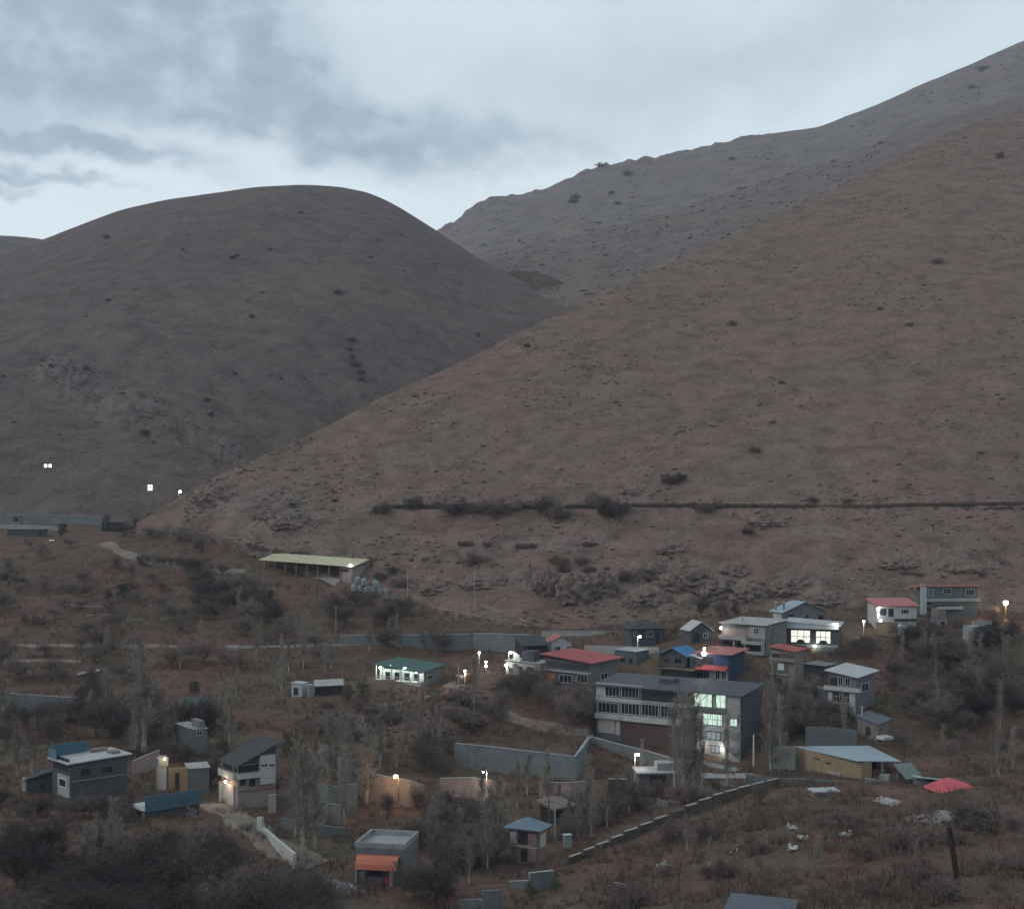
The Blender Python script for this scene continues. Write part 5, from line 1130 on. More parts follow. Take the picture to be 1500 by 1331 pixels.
# ================================================================ trees and bushes
BARK = plant_mat('grey_bark', (.13, .11, .10)); PBARK = plant_mat('pale_poplar_bark', (.33, .305, .265)); TWIG = plant_mat('grey_brown_twigs', (.19, .146, .13), .35)
DTWIG = plant_mat('dark_twigs', (.115, .092, .088), .35); RTWIG = plant_mat('reddish_twigs', (.19, .12, .10), .35); PTWIG = plant_mat('poplar_twigs', (.265, .235, .20), .3)
EVER = plant_mat('olive_evergreen_leaves', (.075, .080, .045), .35); DEVER = plant_mat('dark_evergreen_leaves', (.03, .04, .035), .35)
def grow(kind_, seed):
    rs = random.Random(seed); T, C = MB(), MB()
    U = lambda a, b: rs.uniform(a, b)
    def rv(): return Vector((U(-1, 1), U(-1, 1), U(-1, 1)))
    def branch(p, d, L, r, lvl, up, kids, klen, spread, maxl, nseg=3):
        pts = [p]
        for i in range(nseg):
            d = (d+rv()*.28+Vector((0, 0, up))).normalized(); q = pts[-1]+d*(L/nseg)
            mb = T if lvl <= 1 else C
            mb.tube(pts[-1], q, r*(1-.8*i/nseg), r*(1-.8*(i+1)/nseg), 5 if lvl == 0 else (4 if lvl == 1 else 3), cap=False); pts.append(q)
        if lvl >= maxl: return
        k = kids[lvl]
        for i in range(k):
            t = U(.25, 1.0)*nseg; j = min(int(t), nseg-1); q = pts[j].lerp(pts[j+1], t-j)
            ax = (pts[j+1]-pts[j]).normalized(); s = ax.cross(rv()).normalized()
            nd_ = (ax*(1-spread)+s*spread*1.3).normalized()
            branch(q, nd_, L*klen*U(.7, 1.2), max(r*.5, .02), lvl+1, up, kids, klen, spread, maxl, 2 if lvl >= 1 else 3)
    if kind_ == 'round':                  # orchard tree, 4.5 m
        T.tube((0, 0, -.5), (U(-.1, .1), U(-.1, .1), 1.2), .16, .12, 7)
        for i in range(7):
            a = 6.28*i/7+U(-.4, .4); e = U(.45, 1.1)
            branch(Vector((0, 0, U(.9, 1.3))), Vector((math.cos(a)*math.cos(e), math.sin(a)*math.cos(e), math.sin(e))), U(1.8, 2.7), .075, 1, .10, [0, 9, 7, 4], .52, .55, 4)
    elif kind_ == 'tall':                 # spreading bare tree, 8 m
        branch(Vector((0, 0, -.5)), Vector((0, 0, 1)), 4.5, .2, 0, .1, [7, 8, 7, 4], .62, .5, 4)
        for i in range(5):
            a = 6.28*i/5+U(-.4, .4); e = U(.7, 1.2)
            branch(Vector((0, 0, U(1.8, 3.2))), Vector((math.cos(a)*math.cos(e), math.sin(a)*math.cos(e), math.sin(e))), U(3.2, 4.6), .1, 1, .07, [0, 9, 7, 4], .5, .5, 4)
    elif kind_ == 'poplar':               # narrow upright poplar, 12 m
        n = 10; pts = [Vector((0, 0, -.6))]
        for i in range(n): pts.append(pts[-1]+Vector((U(-.09, .09), U(-.09, .09), 1.25)))
        for i in range(n): T.tube(pts[i], pts[i+1], .2*(1-i/n*.88), .2*(1-(i+1)/n*.88), 7, cap=False)
        for i in range(72):
            t = U(.9, n-.3); j = int(t); q = pts[j].lerp(pts[j+1], t-j); a = U(0, 6.28); e = U(1.08, 1.33)
            branch(q, Vector((math.cos(a)*math.cos(e), math.sin(a)*math.cos(e), math.sin(e))), U(1.5, 3.1)*(1-.45*t/n), .04, 2, .12, [0, 0, 10, 4], .40, .34, 4)
    elif kind_ == 'shrub':                # many stemmed twiggy bush, 2 m
        for i in range(14):
            a = U(0, 6.28); e = U(.35, 1.35)
            branch(Vector((U(-.25, .25), U(-.25, .25), -.15)), Vector((math.cos(a)*math.cos(e), math.sin(a)*math.cos(e), math.sin(e))), U(1.0, 1.7), .035, 1, .05, [0, 9, 6, 4], .5, .55, 4)
    elif kind_ == 'sapling':              # pruned thin tree, 2.2 m
        T.tube((0, 0, -.3), (U(-.1, .1), U(-.1, .1), 1.0), .07, .055, 5)
        for i in range(5):
            a = 6.28*i/5+U(-.4, .4); e = U(.7, 1.25)
            branch(Vector((0, 0, U(.7, 1.0))), Vector((math.cos(a)*math.cos(e), math.sin(a)*math.cos(e), math.sin(e))), U(.9, 1.5), .035, 1, .12, [0, 6, 4, 3], .5, .45, 3)
    elif kind_ == 'evergreen':            # leafy bush, 3 m
        T.tube((0, 0, -.4), (0, 0, 1.4), .12, .08, 6)
        for i in range(46):
            a = U(0, 6.28); q = U(.2, 1.25); z = U(.5, 2.7); q *= math.sqrt(max(.05, 1-((z-1.4)/1.6)**2)); c = Vector((q*math.cos(a), q*math.sin(a), z))
            for k in range(34):
                p = c+Vector((rs.gauss(0, .2), rs.gauss(0, .2), rs.gauss(0, .18))); n1 = rv().normalized()*.09; n2 = n1.cross(rv()).normalized()*.045
                C.poly([p-n1, p+n2, p+n1, p-n2], [(0, 1, 2, 3)])
    return T, C
PROTO = {}
def proto(kind_, variants, bark, twig, key=None):
    out = []
    for i in range(variants):
        T, C = grow(kind_, 100+i*7+len(kind_)*13); out.append((T.mesh('trunk', bark), C.mesh('crown', twig), max(v[2] for v in C.v)))
    PROTO[key or kind_] = out
proto('round', 3, BARK, TWIG); proto('round', 3, BARK, DTWIG, 'round_dark'); proto('tall', 3, BARK, TWIG); proto('tall', 3, BARK, DTWIG, 'tall_dark')
DBARK = plant_mat('deep_dark_bark', (.07, .06, .057)); WTWIG = plant_mat('deep_dark_twigs', (.066, .055, .055), .35); proto('tall', 3, DBARK, WTWIG, 'tall_deep')
proto('poplar', 3, PBARK, PTWIG); proto('shrub', 3, BARK, TWIG); proto('shrub', 2, BARK, DTWIG, 'shrub_dark'); proto('sapling', 3, BARK, RTWIG); proto('evergreen', 2, BARK, EVER); proto('evergreen', 1, BARK, DEVER, 'evergreen_dark')
NAMES = {'round': ('fruit_tree', 'tree', 'low bare grey fruit tree'), 'round_dark': ('fruit_tree', 'tree', 'low bare dark fruit tree'), 'tall': ('bare_tree', 'tree', 'tall bare grey tree'), 'tall_dark': ('bare_tree', 'tree', 'tall bare dark tree'), 'tall_deep': ('bare_tree', 'tree', 'bare nearly black tree'),
 'poplar': ('poplar_tree', 'tree', 'narrow bare poplar'), 'shrub': ('bare_shrub', 'shrub', 'twiggy brown shrub'), 'shrub_dark': ('bare_shrub', 'shrub', 'twiggy dark shrub'), 'sapling': ('young_tree', 'tree', 'thin reddish sapling'),
 'evergreen': ('evergreen_bush', 'bush', 'olive green leafy bush'), 'evergreen_dark': ('evergreen_bush', 'bush', 'dark evergreen bush')}
TREES = []                                  # (u, v, kind, root, place)
def plant(kind_, p, h, place, uv, wide=1.0):
    tm, cm, H0 = random.choice(PROTO[kind_]); nm = NAMES[kind_]; s = h/H0
    r = empty(nm[0], p, random.uniform(0, 6.28)); r.scale = (s*wide, s*wide, s)
    for n_, me in (('trunk', tm), ('crown', cm)):
        o = bpy.data.objects.new(n_, me); COL.objects.link(o); o.parent = r
    r['category'] = nm[1]; TREES.append((uv[0], uv[1], kind_, r, place))
    FOOT.append((p.x, p.y, .5))
def clear(p, rad=1.0): return all((p.x-x)**2+(p.y-y)**2 > (q+rad)**2 for x, y, q in FOOT)
def zone(place, poly, n, kinds, h0, h1, gap=1.0, seed=1, wide=1.0):
    rs = random.Random(seed); us = [q[0] for q in poly]; vs = [q[1] for q in poly]; k = 0; tries = 0
    while k < n and tries < n*60:
        tries += 1; u, v = rs.uniform(min(us), max(us)), rs.uniform(min(vs), max(vs))
        if not inside(poly, np.array([u]), np.array([v]))[0]: continue
        p = hit(u, v)
        if p is None or not clear(p, gap): continue
        plant(rs.choice(kinds), p, rs.uniform(h0, h1), place, (u, v), wide*rs.uniform(.85, 1.2)); k += 1
def one(kind_, u, vb, hpx, place, wide=1.0, hill=None):
    p = hill.pos(u, vb) if hill else hit(u, vb)
    if p is None: return
    plant(kind_, p, hpx/F*p.y, place, (u, vb), wide)
# poplars and single trees one can tell apart
for a in [(1000,1168,172,'before the lit end of the house',1.2),(1016,1164,165,'before the lit end of the house',1.1),(988,1160,135,'before the lit end of the house',1.0),(1028,1166,120,'before the lit end of the house',.9),
          (1065,1152,118,'before the brightest windows',.75),(1129,1132,142,'right of the long house',1.2),(1143,1120,105,'right of the long house',1.0),(211,1108,170,'behind the blue parapet house',1.6),(197,1112,120,'behind the blue parapet house',1.2),
          (27,1138,95,'behind the dark outhouse',1.3),(47,1132,85,'behind the dark outhouse',1.2),(336,1092,100,'behind the balcony house',1.2),(412,1016,90,'left of the white block hut',1.0),(536,1178,135,'beside the squat yard wall',1.7),
          (444,1252,180,'right of the balcony house',1.4),(462,1244,150,'right of the balcony house',1.3),(433,1225,120,'right of the balcony house',1.1),(1465,1068,74,'in the right edge thicket',1.0),(1238,1092,60,'above the tan shed',1.1),(437,930,52,'below the long shed',1.2),
          (694,1046,88,'below the brown gate',.9),(940,1140,60,'beside the white lamp post',.8),(862,1160,62,'below the drive wall',.9),(1365,1128,42,'behind the lean-to shed',.7),(1452,1138,70,'on the right bank',.9)]:
    one('poplar', a[0], a[1], a[2], a[3], a[4])
for a in [('tall',734,1080,88,'on the brown plot'),('tall',832,1072,75,'on the drive'),('tall',858,1058,56,'before the big red roof'),('tall',798,1046,58,'before the big red roof'),('tall_dark',770,1032,52,'before the big red roof'),('evergreen',533,1032,34,'below the lit pavilion'),('evergreen',508,1026,26,'below the lit pavilion'),
          ('tall_dark',565,958,45,'behind the lit pavilion'),('tall_dark',640,960,45,'behind the lit pavilion'),('evergreen_dark',92,786,20,'in the compound'),('evergreen',838,1010,24,'beside the orange painted wall'),('evergreen',818,1016,20,'beside the orange painted wall'),
          ('evergreen_dark',180,880,26,'in the upper left orchard'),('tall_dark',158,885,28,'in the upper left orchard'),('tall',1055,908,36,'behind the terrace house'),('tall_dark',1030,904,38,'behind the terrace house'),('tall_dark',1078,906,34,'behind the terrace house'),
          ('evergreen',1392,1082,24,'on the right bank'),('evergreen_dark',285,1018,22,'behind the hidden store'),('evergreen',815,1306,24,'in the gully'),('evergreen',778,1316,26,'in the gully'),('tall_dark',988,935,24,'behind the blue sheet roof'),('tall',1398,930,34,'by the block room'),('tall_dark',1450,935,42,'by the ruined house'),('tall_dark',1482,945,52,'by the ruined house'),('evergreen',425,1110,40,'right of the balcony house'),('evergreen',290,1100,34,'beside the small block rooms'),('tall',1470,905,24,'beside the warm lamp'),('tall',1455,906,20,'beside the warm lamp')]:
    one(a[0], a[1], a[2], a[3], a[4])
for u in (205, 214, 231, 240, 251, 262, 272, 287): one('round_dark', u, 829+(u-205)*.05, 18, 'along the pale dirt path')
zone('in the upper left orchard', [(0,805),(130,800),(200,835),(375,845),(380,885),(0,885)], 30, ['round', 'round_dark', 'tall'], 3.2, 6.0, .7, 2, 1.3)
zone('below the grey hill', [(120,770),(340,750),(360,800),(330,815),(200,800)], 22, ['round_dark', 'tall_dark', 'round'], 3, 6, .7, 3, 1.3)
zone('below the long shed', [(290,855),(470,880),(600,895),(600,925),(300,915)], 28, ['round_dark', 'tall_deep', 'tall_dark'], 4, 7, .6, 4, 1.3)
zone('on the left terraces', [(0,890),(300,890),(480,925),(480,1000),(120,1005),(0,1005)], 44, ['round', 'round_dark', 'tall', 'tall'], 3.5, 7, .8, 5, 1.3)
zone('in the dark grove at left', [(120,1040),(330,1055),(330,1085),(260,1075),(200,1110),(125,1090)], 22, ['tall_deep', 'tall_dark', 'round_dark'], 5, 9, .8, 6)
zone('on the slope at the left edge', [(0,1050),(120,1050),(120,1080),(60,1120),(0,1120)], 13, ['tall', 'round', 'tall_dark'], 4, 8, .8, 7, 1.2)
zone('in the bottom left wood', [(0,1248),(190,1274),(330,1284),(350,1310),(470,1345),(480,1420),(0,1420)], 84, ['tall_deep', 'tall_deep', 'tall_deep', 'tall_dark'], 5.5, 8.5, .3, 8, 1.35)
zone('behind the lane wall', [(395,1150),(470,1190),(455,1225),(400,1190)], 7, ['tall', 'round'], 3, 5, .8, 9)
zone('on the brown knoll', [(430,1040),(520,1035),(660,1015),(740,1050),(670,1085),(560,1110),(440,1120)], 24, ['shrub', 'round', 'shrub', 'shrub'], 1.5, 4.0, .7, 10, 1.2)
zone('in the gully', [(610,1200),(735,1200),(735,1270),(720,1331),(600,1331),(612,1260)], 24, ['tall_dark', 'round', 'tall_deep', 'tall'], 3, 6.5, .4, 11, 1.2)
zone('behind the stepped wall', [(845,1180),(930,1180),(925,1200),(845,1240),(810,1238)], 18, ['round', 'tall_dark', 'tall'], 3, 5.5, .4, 12, 1.2)
zone('in the right edge thicket', [(1300,945),(1500,955),(1500,1075),(1390,1080),(1310,1040)], 46, ['tall_dark', 'tall', 'tall_deep', 'round_dark'], 4.5, 8.5, .3, 13, 1.35)
zone('right of the long house', [(1120,1030),(1200,1025),(1250,1055),(1250,1088),(1150,1088)], 16, ['tall_dark', 'tall', 'tall'], 4, 7, .4, 14, 1.3)
zone('on the bank at the right edge', [(1320,1085),(1500,1080),(1500,1150),(1440,1145),(1340,1120)], 14, ['round', 'shrub', 'sapling', 'tall'], 1.8, 5, .8, 15)
zone('on the near right slope', [(870,1265),(1020,1205),(1130,1175),(1320,1180),(1430,1210),(1500,1205),(1500,1331),(1180,1331),(900,1331)], 62, ['sapling', 'sapling', 'shrub', 'round', 'sapling'], 1.6, 4.4, .7, 16)
zone('among the upper houses', [(1180,968),(1215,962),(1290,945),(1280,968),(1225,972)], 5, ['round_dark', 'tall_dark'], 3, 5, .5, 17)
zone('below the concrete garage', [(930,1160),(960,1165),(955,1195),(930,1200)], 4, ['round', 'shrub'], 1.5, 3, .4, 18)
for pl, poly, n, h0, h1, sd in (('in the haze of the left terraces', [(380,940),(490,940),(490,1010),(380,1015)], 8, 7, 12, 31), ('behind the left field wall', [(0,1040),(150,1045),(130,1090),(60,1110),(0,1110)], 3, 7, 10, 32),
   ('around the two panel yard wall', [(425,1120),(545,1080),(560,1125),(540,1200),(430,1240)], 10, 8, 14, 33), ('on the brown knoll', [(560,1040),(700,1030),(690,1080),(560,1120)], 5, 7, 10, 34),
   ('in the gully mouth', [(690,1185),(790,1180),(735,1260),(700,1280)], 6, 6, 10, 35), ('below the long retaining wall', [(740,1150),(890,1150),(900,1215),(830,1235),(780,1170)], 8, 5.5, 9, 36),
   ('among the upper houses', [(1095,965),(1125,965),(1160,1030),(1120,1040)], 3, 7, 10, 37), ('in the right edge thicket', [(1300,960),(1490,960),(1490,1085),(1310,1060)], 10, 7, 11, 38),
   ('behind the lit pavilion', [(540,925),(680,925),(680,955),(540,960)], 6, 5, 8, 39), ('on the right bank', [(1330,1090),(1490,1085),(1490,1150),(1440,1140)], 5, 5, 9, 40), ('in the bottom left wood', [(60,1260),(330,1290),(330,1331),(60,1331)], 6, 8, 11, 41)):
    zone(pl, poly, n, ['poplar'], h0, h1, .4, sd, 1.25)
for pl, poly, n, h0, h1, sd in (('in the haze of the left terraces', [(150,930),(380,935),(380,1020),(150,1020)], 8, 6, 10, 61), ('in the dark grove at left', [(120,1045),(330,1060),(330,1100),(200,1110)], 8, 8, 12, 62),
   ('around the two panel yard wall', [(545,1090),(660,1090),(650,1135),(560,1130)], 7, 6, 10, 63), ('in the gully', [(620,1200),(735,1195),(735,1300),(625,1300)], 8, 6, 9.5, 64), ('behind the stepped wall', [(845,1180),(985,1165),(925,1205),(845,1240)], 7, 5, 8.5, 65),
   ('right of the long house', [(1130,1030),(1250,1060),(1250,1088),(1150,1088)], 6, 6, 9, 66), ('in the right edge thicket', [(1290,950),(1500,960),(1500,1000),(1300,990)], 7, 6, 9, 67), ('on the near right slope', [(1000,1215),(1480,1215),(1480,1300),(950,1300)], 6, 4, 6, 68), ('below the long shed', [(300,860),(600,895),(600,930),(300,925)], 7, 5, 8, 69)):
    zone(pl, poly, n, ['poplar'], h0, h1, .3, sd, 1.3)
zone('on the near right slope', [(880,1262),(1020,1208),(1130,1178),(1320,1182),(1430,1212),(1500,1205),(1500,1331),(1180,1331),(920,1331)], 44, ['sapling', 'sapling', 'shrub'], 1.6, 3.8, .5, 57)
zone('before the flat roofed house', [(0,1180),(190,1186),(190,1205),(0,1215)], 12, ['tall_deep', 'round_dark'], 2.6, 4.2, .3, 51, 1.3)
zone('around the gatehouse', [(190,1112),(330,1105),(322,1140),(308,1160),(300,1122),(225,1120)], 9, ['round_dark', 'tall_dark'], 2.6, 4.5, .2, 52, 1.2)
zone('between the lit walls', [(620,1090),(665,1085),(660,1130),(640,1200),(545,1200),(560,1190),(625,1180)], 10, ['tall', 'tall_dark'], 3.5, 6, .3, 53, 1.2)
zone('below the small white stair house', [(700,995),(790,1000),(860,1030),(850,1060),(740,1030)], 14, ['tall_dark', 'tall', 'tall_deep'], 3.5, 6, .3, 54, 1.25)
zone('below the white roofed house', [(1130,1040),(1250,1060),(1300,1085),(1340,1105),(1320,1108),(1260,1085),(1140,1085)], 10, ['tall_dark', 'tall'], 3, 5.5, .3, 55, 1.2)
zone('among the stepping panels', [(940,1168),(1050,1150),(1060,1160),(960,1205)], 8, ['round', 'shrub', 'tall'], 2, 4.5, .2, 56)
# dark bushes along the ditch and single bushes on the hills
for u, v, hp in ((562,752,20),(606,745,18),(640,742,12),(671,752,26),(700,748,20),(722,756,18),(742,752,26),(762,745,16),(800,752,28),(818,758,22),(874,744,22),(905,758,30),(890,752,18),(1030,749,14),(1020,746,12),(1048,746,12),(1190,742,10),(1240,738,8),(696,826,20),(980,708,17),(994,705,14),(1105,664,9),(1095,782,12),(1372,386,11),(1073,476,9),(772,509,7),(820,828,16),(850,826,16),(880,855,20),(946,845,22),(920,850,16),(545,823,10),(575,838,10),(560,850,14),(585,858,14),(640,858,12),(1330,478,6),(1145,562,6),(1462,232,9),(1290,455,5),(425,742,5),(490,735,6)):
    one(random.choice(['shrub_dark', 'shrub', 'shrub']), u, v, hp, 'along the ditch on the red hill' if 730 < v < 762 and u > 520 else 'on the red hill', 1.25, NEAR)
for u, v, hp in ((497,431,11),(514,502,11),(511,516,8),(518,524,9),(521,538,14),(528,548,10),(527,559,10),(369,467,8),(160,444,6),(212,637,13),(340,379,8),(350,377,6),(395,367,5),(440,313,5),(155,350,8),(270,367,5),(20,622,6),(76,540,7),(128,545,8),(305,588,8),(345,550,6),(412,557,5),(385,430,5),(545,380,5),(590,345,5),(700,492,7),(310,610,8),(5,552,5)):
    one('shrub_dark', u, v, hp*.75, 'on the grey hill', 1.4, LEFT)
for u, v, hp in ((845,292,9),(838,297,8),(920,258,10),(897,285,6),(905,300,6),(1073,235,6),(1442,104,8),(1425,130,7),(880,245,8)):
    one('shrub_dark', u, v, hp, 'on the far stony ridge', 1.5, FAR)
for u, v, hp in ((870,420,16),(888,414,18),(900,418,14),(852,372,7),(862,430,12)):
    one('tall_dark', u, v, hp, 'in the ravine between the hills', 1.3, KNOLL)
# labels: what it is, where, and which one of those
ORD = ['', 'second', 'third', 'fourth', 'fifth', 'sixth', 'seventh', 'eighth', 'ninth', 'tenth', 'eleventh', 'twelfth', 'thirteenth', 'fourteenth', 'fifteenth', 'sixteenth', 'seventeenth', 'eighteenth', 'nineteenth', 'twentieth']
grp = {}
for t in TREES: grp.setdefault((t[2], t[4]), []).append(t)
PL = {'tree': 'trees', 'shrub': 'shrubs', 'bush': 'bushes'}
ROWS = {1: [''], 2: [', back row', ', front row'], 3: [', back row', ', middle row', ', front row'], 4: [', back row', ', second row', ', third row', ', front row'], 5: [', back row', ', second row', ', third row', ', fourth row', ', front row']}
for (k, place), L in grp.items():
    nm = NAMES[k]; L.sort(key=lambda t: t[1]); N_ = len(L); nr = min(5, max(1, math.ceil(N_/9)))
    for r_ in range(nr):
        S = sorted(L[N_*r_//nr:N_*(r_+1)//nr], key=lambda t: t[0]); n = len(S); rw = ROWS[nr][r_]
        for i, t in enumerate(S):
            if N_ == 1: lab = f'{nm[2]} {place}'
            elif N_ == 2: lab = f'{"left" if i == 0 else "right"} one of two: {nm[2]} {place}'
            elif i == 0: lab = f'{nm[2]} {place}{rw}, leftmost'
            elif i == n-1: lab = f'{nm[2]} {place}{rw}, rightmost'
            elif i < n/2: lab = f'{nm[2]} {place}{rw}, {ORD[i]} from left'
            else: lab = f'{nm[2]} {place}{rw}, {ORD[n-1-i]} from right'
            t[3]['label'] = lab; t[3]['group'] = f'{nm[2].split()[0]} {PL[nm[1]]} {place}' if N_ > 1 else PL[nm[1]]+' '+place
# ================================================================ scrub, grass tufts and stones nobody could count
def scatter(name, label, m, pts, r0, r1, sq, jit, nu=6, nv=4):
    b = MB()
    for p in pts: b.ball(p, random.uniform(r0, r1)*(1 if random.random() < .85 else 1.7), sq, jit, nu, nv)
    o = b.build(name, m); kind(o, 'stuff', label); return o
def hillpts(H, n, urange, vfun, accept=None):
    out = []; tries = 0
    while len(out) < n and tries < n*30:
        tries += 1; i = random.randrange(len(H.us)); u = H.us[i]
        if not urange[0] < u < urange[1]: continue
        j = random.randrange(4, H.n); v = H.V[j, i]
        if accept and random.random() > accept(u, v, H.P[j, i]): continue
        q = H.P[j, i]; q2 = H.P[j-1, min(i+1, len(H.us)-1)]; f = random.random(); q = q*(1-f)+q2*f
        out.append(Vector(q))
    return out
SCRUB = plant_mat('thorn_cushion_scrub', (.095, .076, .064), .4); LSCRUB = plant_mat('pale_dry_tufts', (.25, .20, .165), .3); ROCK = plant_mat('pale_rock', (.21, .165, .145), .35); GROCK = plant_mat('grey_rock', (.14, .118, .105), .35)
def dens(u, v, p): return np.clip(.25+2.2*fbm(np.array([p[0]/45]), np.array([p[1]/45]), 3)[0], .06, 1)
scatter('hillside_scrub', 'low dark thorn scrub dotted over the red hill', SCRUB, hillpts(NEAR, 3000, (270, 1520), None, dens), .16, .52, (1.5, 1, .55), .35)
scatter('dry_tufts', 'pale dry tufts over the red hill', LSCRUB, hillpts(NEAR, 3800, (270, 1520), None, dens), .14, .36, (1.4, 1, .5), .35)
def rocky(u, v, p):
    a = math.exp(-((v-872)/38)**2)*(1 if u > 760 else .25)+.8*math.exp(-((v-760)/24)**2)*math.exp(-((u-425)/40)**2)+.7*math.exp(-((v-735)/22)**2)*math.exp(-((u-310)/25)**2)+.35*math.exp(-((v-735)/22)**2)*(u > 640)
    return min(1, a)*np.clip(.3+1.8*fbm(np.array([p[0]/16]), np.array([p[2]/9]), 3)[0], .03, 1)
scatter('hillside_rocks', 'broken pale rocks of the outcrops on the red hill', ROCK, hillpts(NEAR, 1100, (270, 1520), None, rocky), .12, .45, (1.4, 1, .7), .5, 6, 4)
scatter('hillside_rocks', 'broken grey brown rocks of the outcrops on the red hill', GROCK, hillpts(NEAR, 900, (270, 1520), None, rocky), .15, .6, (1.4, 1, .7), .5, 6, 4)
def lrocky(u, v, p): return math.exp(-(((v-600)-(u-190)*.42)/32)**2)*(20 < u < 350)+.03
scatter('hillside_rocks', 'rock ribs scattered over the grey hill', GROCK, hillpts(LEFT, 500, (-10, 760), None, lrocky), .25, .8, (1.8, 1, .45), .45)
scatter('hillside_scrub', 'low dark scrub dotted over the grey hill', SCRUB, hillpts(LEFT, 650, (-10, 830), None, dens), .3, .8, (1.5, 1, .5), .35)
scatter('hillside_scrub', 'dark scrub dotted over the far ridge', SCRUB, hillpts(FAR, 420, (640, 1510), None, lambda u, v, p: 1), .8, 2.2, (1.6, 1, .5), .35)
scatter('hillside_scrub', 'dark scrub in the ravine', SCRUB, hillpts(MID, 500, (690, 1300), None, lambda u, v, p: 1), .6, 1.6, (1.6, 1, .5), .35)
def groundpts(n, y0, y1):
    out = []
    while len(out) < n:
        y = random.uniform(y0**.5, y1**.5)**2; x = random.uniform(-.39, .39)*y
        c = fbm(np.array([x/11]), np.array([y/11]), 3)[0]
        if random.random() > .35+1.6*c: continue
        out.append(Vector((x, y, gz(x, y)+.05)))
    return out
GRASS = plant_mat('dry_grass_blades', (.19, .15, .095), .35)
def tufts(name, label, m, pts, h, k):
    b = MB()
    for p in pts:
        for i in range(k):
            a = random.uniform(0, 6.28); l = h*random.uniform(.5, 1.2); q = p+Vector((math.cos(a)*.22, math.sin(a)*.22, -.06)); t = q+Vector((math.cos(a)*l*.5, math.sin(a)*l*.5, l)); s = Vector((-math.sin(a), math.cos(a), 0))*.04
            b.poly([q-s, q+s, t], [(0, 1, 2)])
    o = b.build(name, m); kind(o, 'stuff', label)
tufts('dry_grass', 'dry yellow brown grass over the valley ground', GRASS, groundpts(5200, 135, 420), .55, 7)
tufts('undergrowth', 'dead reddish brown brush over the valley ground', plant_mat('dead_brush', (.125, .08, .064), .4), groundpts(9500, 135, 460), 1.25, 9)
tufts('undergrowth', 'dead grey brush over the valley ground', plant_mat('dead_grey_brush', (.10, .085, .08), .4), groundpts(5500, 150, 470), 1.5, 9)
scatter('ground_stones', 'loose stones over the valley ground', GROCK, groundpts(1500, 135, 420), .08, .28, (1.2, 1, .7), .35)
HAZE = 0.00008
# ---------------------------------------------------------------- sky, sun, air
w = bpy.data.worlds.new("World"); scene.world = w; w.use_nodes = True
nt = w.node_tree; bg = nt.nodes['Background']
sky = nt.nodes.new('ShaderNodeTexSky'); sky.sky_type = 'NISHITA'; sky.sun_disc = False
SUN_EL, SUN_AZ = R(14), R(-95)
sky.sun_elevation = SUN_EL; sky.sun_rotation = SUN_AZ; sky.altitude = 1900
tc = nt.nodes.new('ShaderNodeTexCoord'); sep = nt.nodes.new('ShaderNodeSeparateXYZ'); nt.links.new(tc.outputs['Generated'], sep.inputs[0])
x, y, z = sep.outputs
az = mth(nt, 'ARCTAN2', x, y); el = mth(nt, 'ARCSINE', z)
def dvec(a, e):
    c = nt.nodes.new('ShaderNodeCombineXYZ'); nt.links.new(a, c.inputs[0]); nt.links.new(e, c.inputs[1]); return c.outputs[0]
v0 = dvec(az, mth(nt, 'MULTIPLY', el, 1.35))
nA = nd(nt, 'ShaderNodeTexNoise'); nA.inputs['Scale'].default_value = 12; nA.inputs['Detail'].default_value = 6; nA.inputs['Roughness'].default_value = .62; nt.links.new(v0, nA.inputs['Vector'])
sc = nt.nodes.new('ShaderNodeSeparateColor'); nt.links.new(nA.outputs['Color'], sc.inputs[0])
azd = mth(nt, 'ADD', az, mth(nt, 'MULTIPLY', mth(nt, 'SUBTRACT', sc.outputs[0], .5), .16))
eld = mth(nt, 'ADD', el, mth(nt, 'MULTIPLY', mth(nt, 'SUBTRACT', sc.outputs[1], .5), .075))
nB = noise(nt, v0, 26, 5, .6)
def blob(u, v, ru, rv, tilt, wgt):
    a0, e0 = math.atan((u-CU)/F), math.atan((HV-v)/F); c, s = math.cos(R(tilt)), math.sin(R(tilt))
    da = mth(nt, 'SUBTRACT', azd, a0); de = mth(nt, 'SUBTRACT', eld, e0)
    p = mth(nt, 'ADD', mth(nt, 'MULTIPLY', da, c*F/ru), mth(nt, 'MULTIPLY', de, s*F/ru))
    q = mth(nt, 'ADD', mth(nt, 'MULTIPLY', da, -s*F/rv), mth(nt, 'MULTIPLY', de, c*F/rv))
    r2 = mth(nt, 'ADD', mth(nt, 'MULTIPLY', p, p), mth(nt, 'MULTIPLY', q, q))
    return mth(nt, 'MULTIPLY', mth(nt, 'POWER', 2.718, mth(nt, 'MULTIPLY', r2, -1.0)), wgt)
tot = None
for b in [(110,62,300,72,0,1.25),(335,92,120,48,-22,.95),(250,165,270,42,-4,.5),(440,185,150,42,-6,.62),(610,205,120,40,-4,.5),(110,225,180,17,-9,1.0),(20,262,60,14,-3,.85),
          (10,292,45,10,0,.8),(120,285,75,8,-12,.6),(880,120,300,80,6,.36),(760,230,170,30,5,.4),(1250,60,260,60,12,.3),(1330,190,200,30,20,.22),
          (-250,120,260,80,0,1.1),(1900,150,330,90,10,.7)]:
    k = blob(*b); tot = k if tot is None else mth(nt, 'ADD', tot, k)
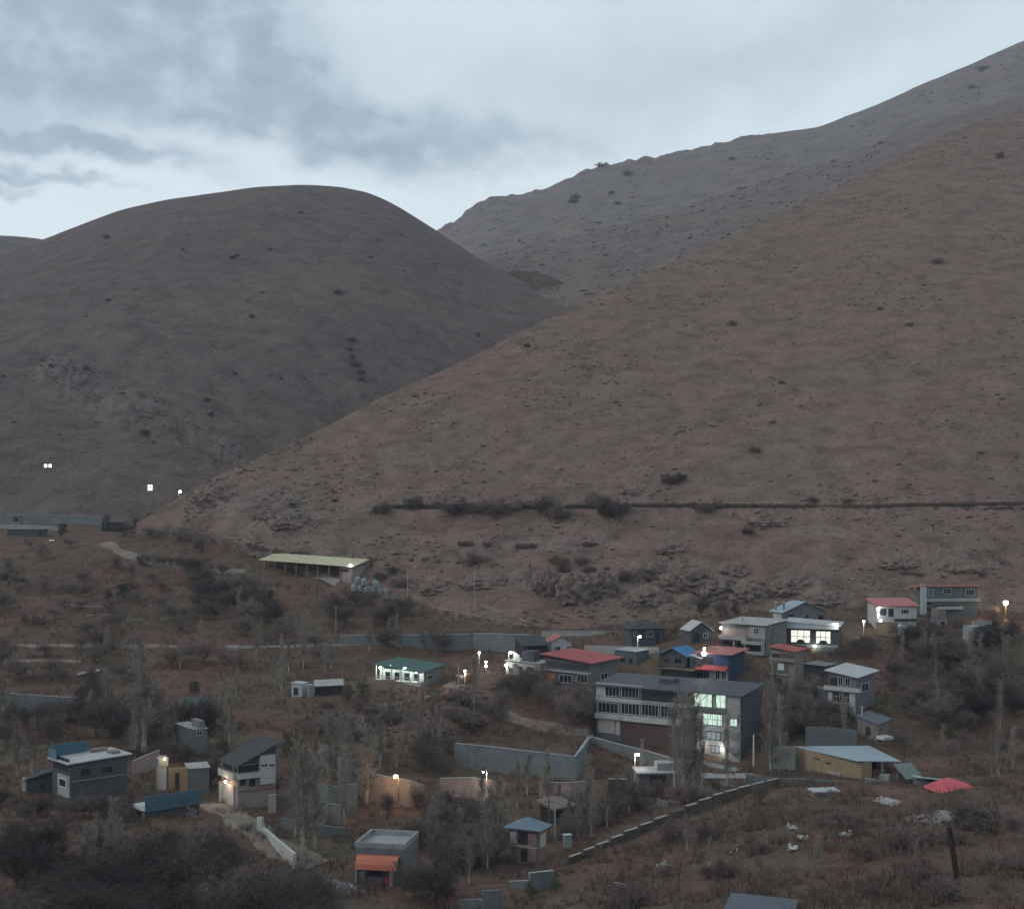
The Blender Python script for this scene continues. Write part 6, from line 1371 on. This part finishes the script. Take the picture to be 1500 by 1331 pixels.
# broken overcast over the rest of the sky
nC = noise(nt, tc.outputs['Generated'], 2.6, 6, .6)
rest = mth(nt, 'MULTIPLY', mth(nt, 'SUBTRACT', 1.0, mth(nt, 'MULTIPLY', mth(nt, 'SUBTRACT', y, .6, clamp=True), 4.0, clamp=True)), mth(nt, 'MULTIPLY', nC, 1.1))
tot = mth(nt, 'ADD', tot, rest)
mask = mth(nt, 'MULTIPLY', mth(nt, 'SUBTRACT', mth(nt, 'MULTIPLY', tot, mth(nt, 'ADD', .68, mth(nt, 'MULTIPLY', nB, .66))), .08), 1.35, clamp=True)
thin = ramp(nt, mth(nt, 'MULTIPLY', el, 2.6, clamp=True), [(0.0, (.565, .575, .582)), (.32, (.53, .575, .598)), (.62, (.475, .54, .578)), (1.0, (.43, .505, .55))])
veil = mixc(nt, mth(nt, 'MULTIPLY', mth(nt, 'SUBTRACT', sc.outputs[2], .42, clamp=True), 1.3, clamp=True), thin, (.44, .50, .54))
cc = ramp(nt, nB, [(.3, (.195, .25, .30)), (.5, (.24, .30, .35)), (.7, (.35, .405, .445))])
cl = mixc(nt, mask, veil, cc)
# unseen sky behind the viewer, made slightly brighter to light the ground
rear_gain = mth(nt, 'SUBTRACT', 1.05, mth(nt, 'MULTIPLY', mth(nt, 'MULTIPLY', mth(nt, 'SUBTRACT', y, .3, clamp=True), 2.0, clamp=True), .05))
cl = mixc(nt, 1.0, cl, rear_gain, 'MULTIPLY')
sk = mixc(nt, 1.0, sky.outputs[0], (.09, .09, .09), 'MULTIPLY')
fin = mixc(nt, .93, sk, cl)
nt.links.new(fin, bg.inputs['Color']); bg.inputs['Strength'].default_value = 1.7
sun = bpy.data.lights.new("sun", 'SUN'); so = bpy.data.objects.new("sun", sun); COL.objects.link(so)
sun.energy = 0.9; sun.angle = R(30); sun.color = (1, .93, .86)
d = Vector((math.sin(SUN_AZ)*math.cos(R(35)), math.cos(SUN_AZ)*math.cos(R(35)), math.sin(R(35))))
so.rotation_euler = (-d).to_track_quat('-Z', 'Y').to_euler(); so.location = (0, 0, 300)
# air: one even box of thin haze round everything
hz = MB(); hz.box(-1700, 1700, -120, 3800, -120, 1400)
ho = hz.build('haze', None); kind(ho, 'stuff')
hm = bpy.data.materials.new('evening_air'); hm.use_nodes = True; hn = hm.node_tree
hn.nodes.remove(hn.nodes['Principled BSDF'])
pv = hn.nodes.new('ShaderNodeVolumePrincipled'); pv.inputs['Density'].default_value = HAZE
pv.inputs['Color'].default_value = (.80, .88, 1.0, 1)
hn.links.new(pv.outputs[0], hn.nodes['Material Output'].inputs['Volume'])
ho.data.materials.append(hm)
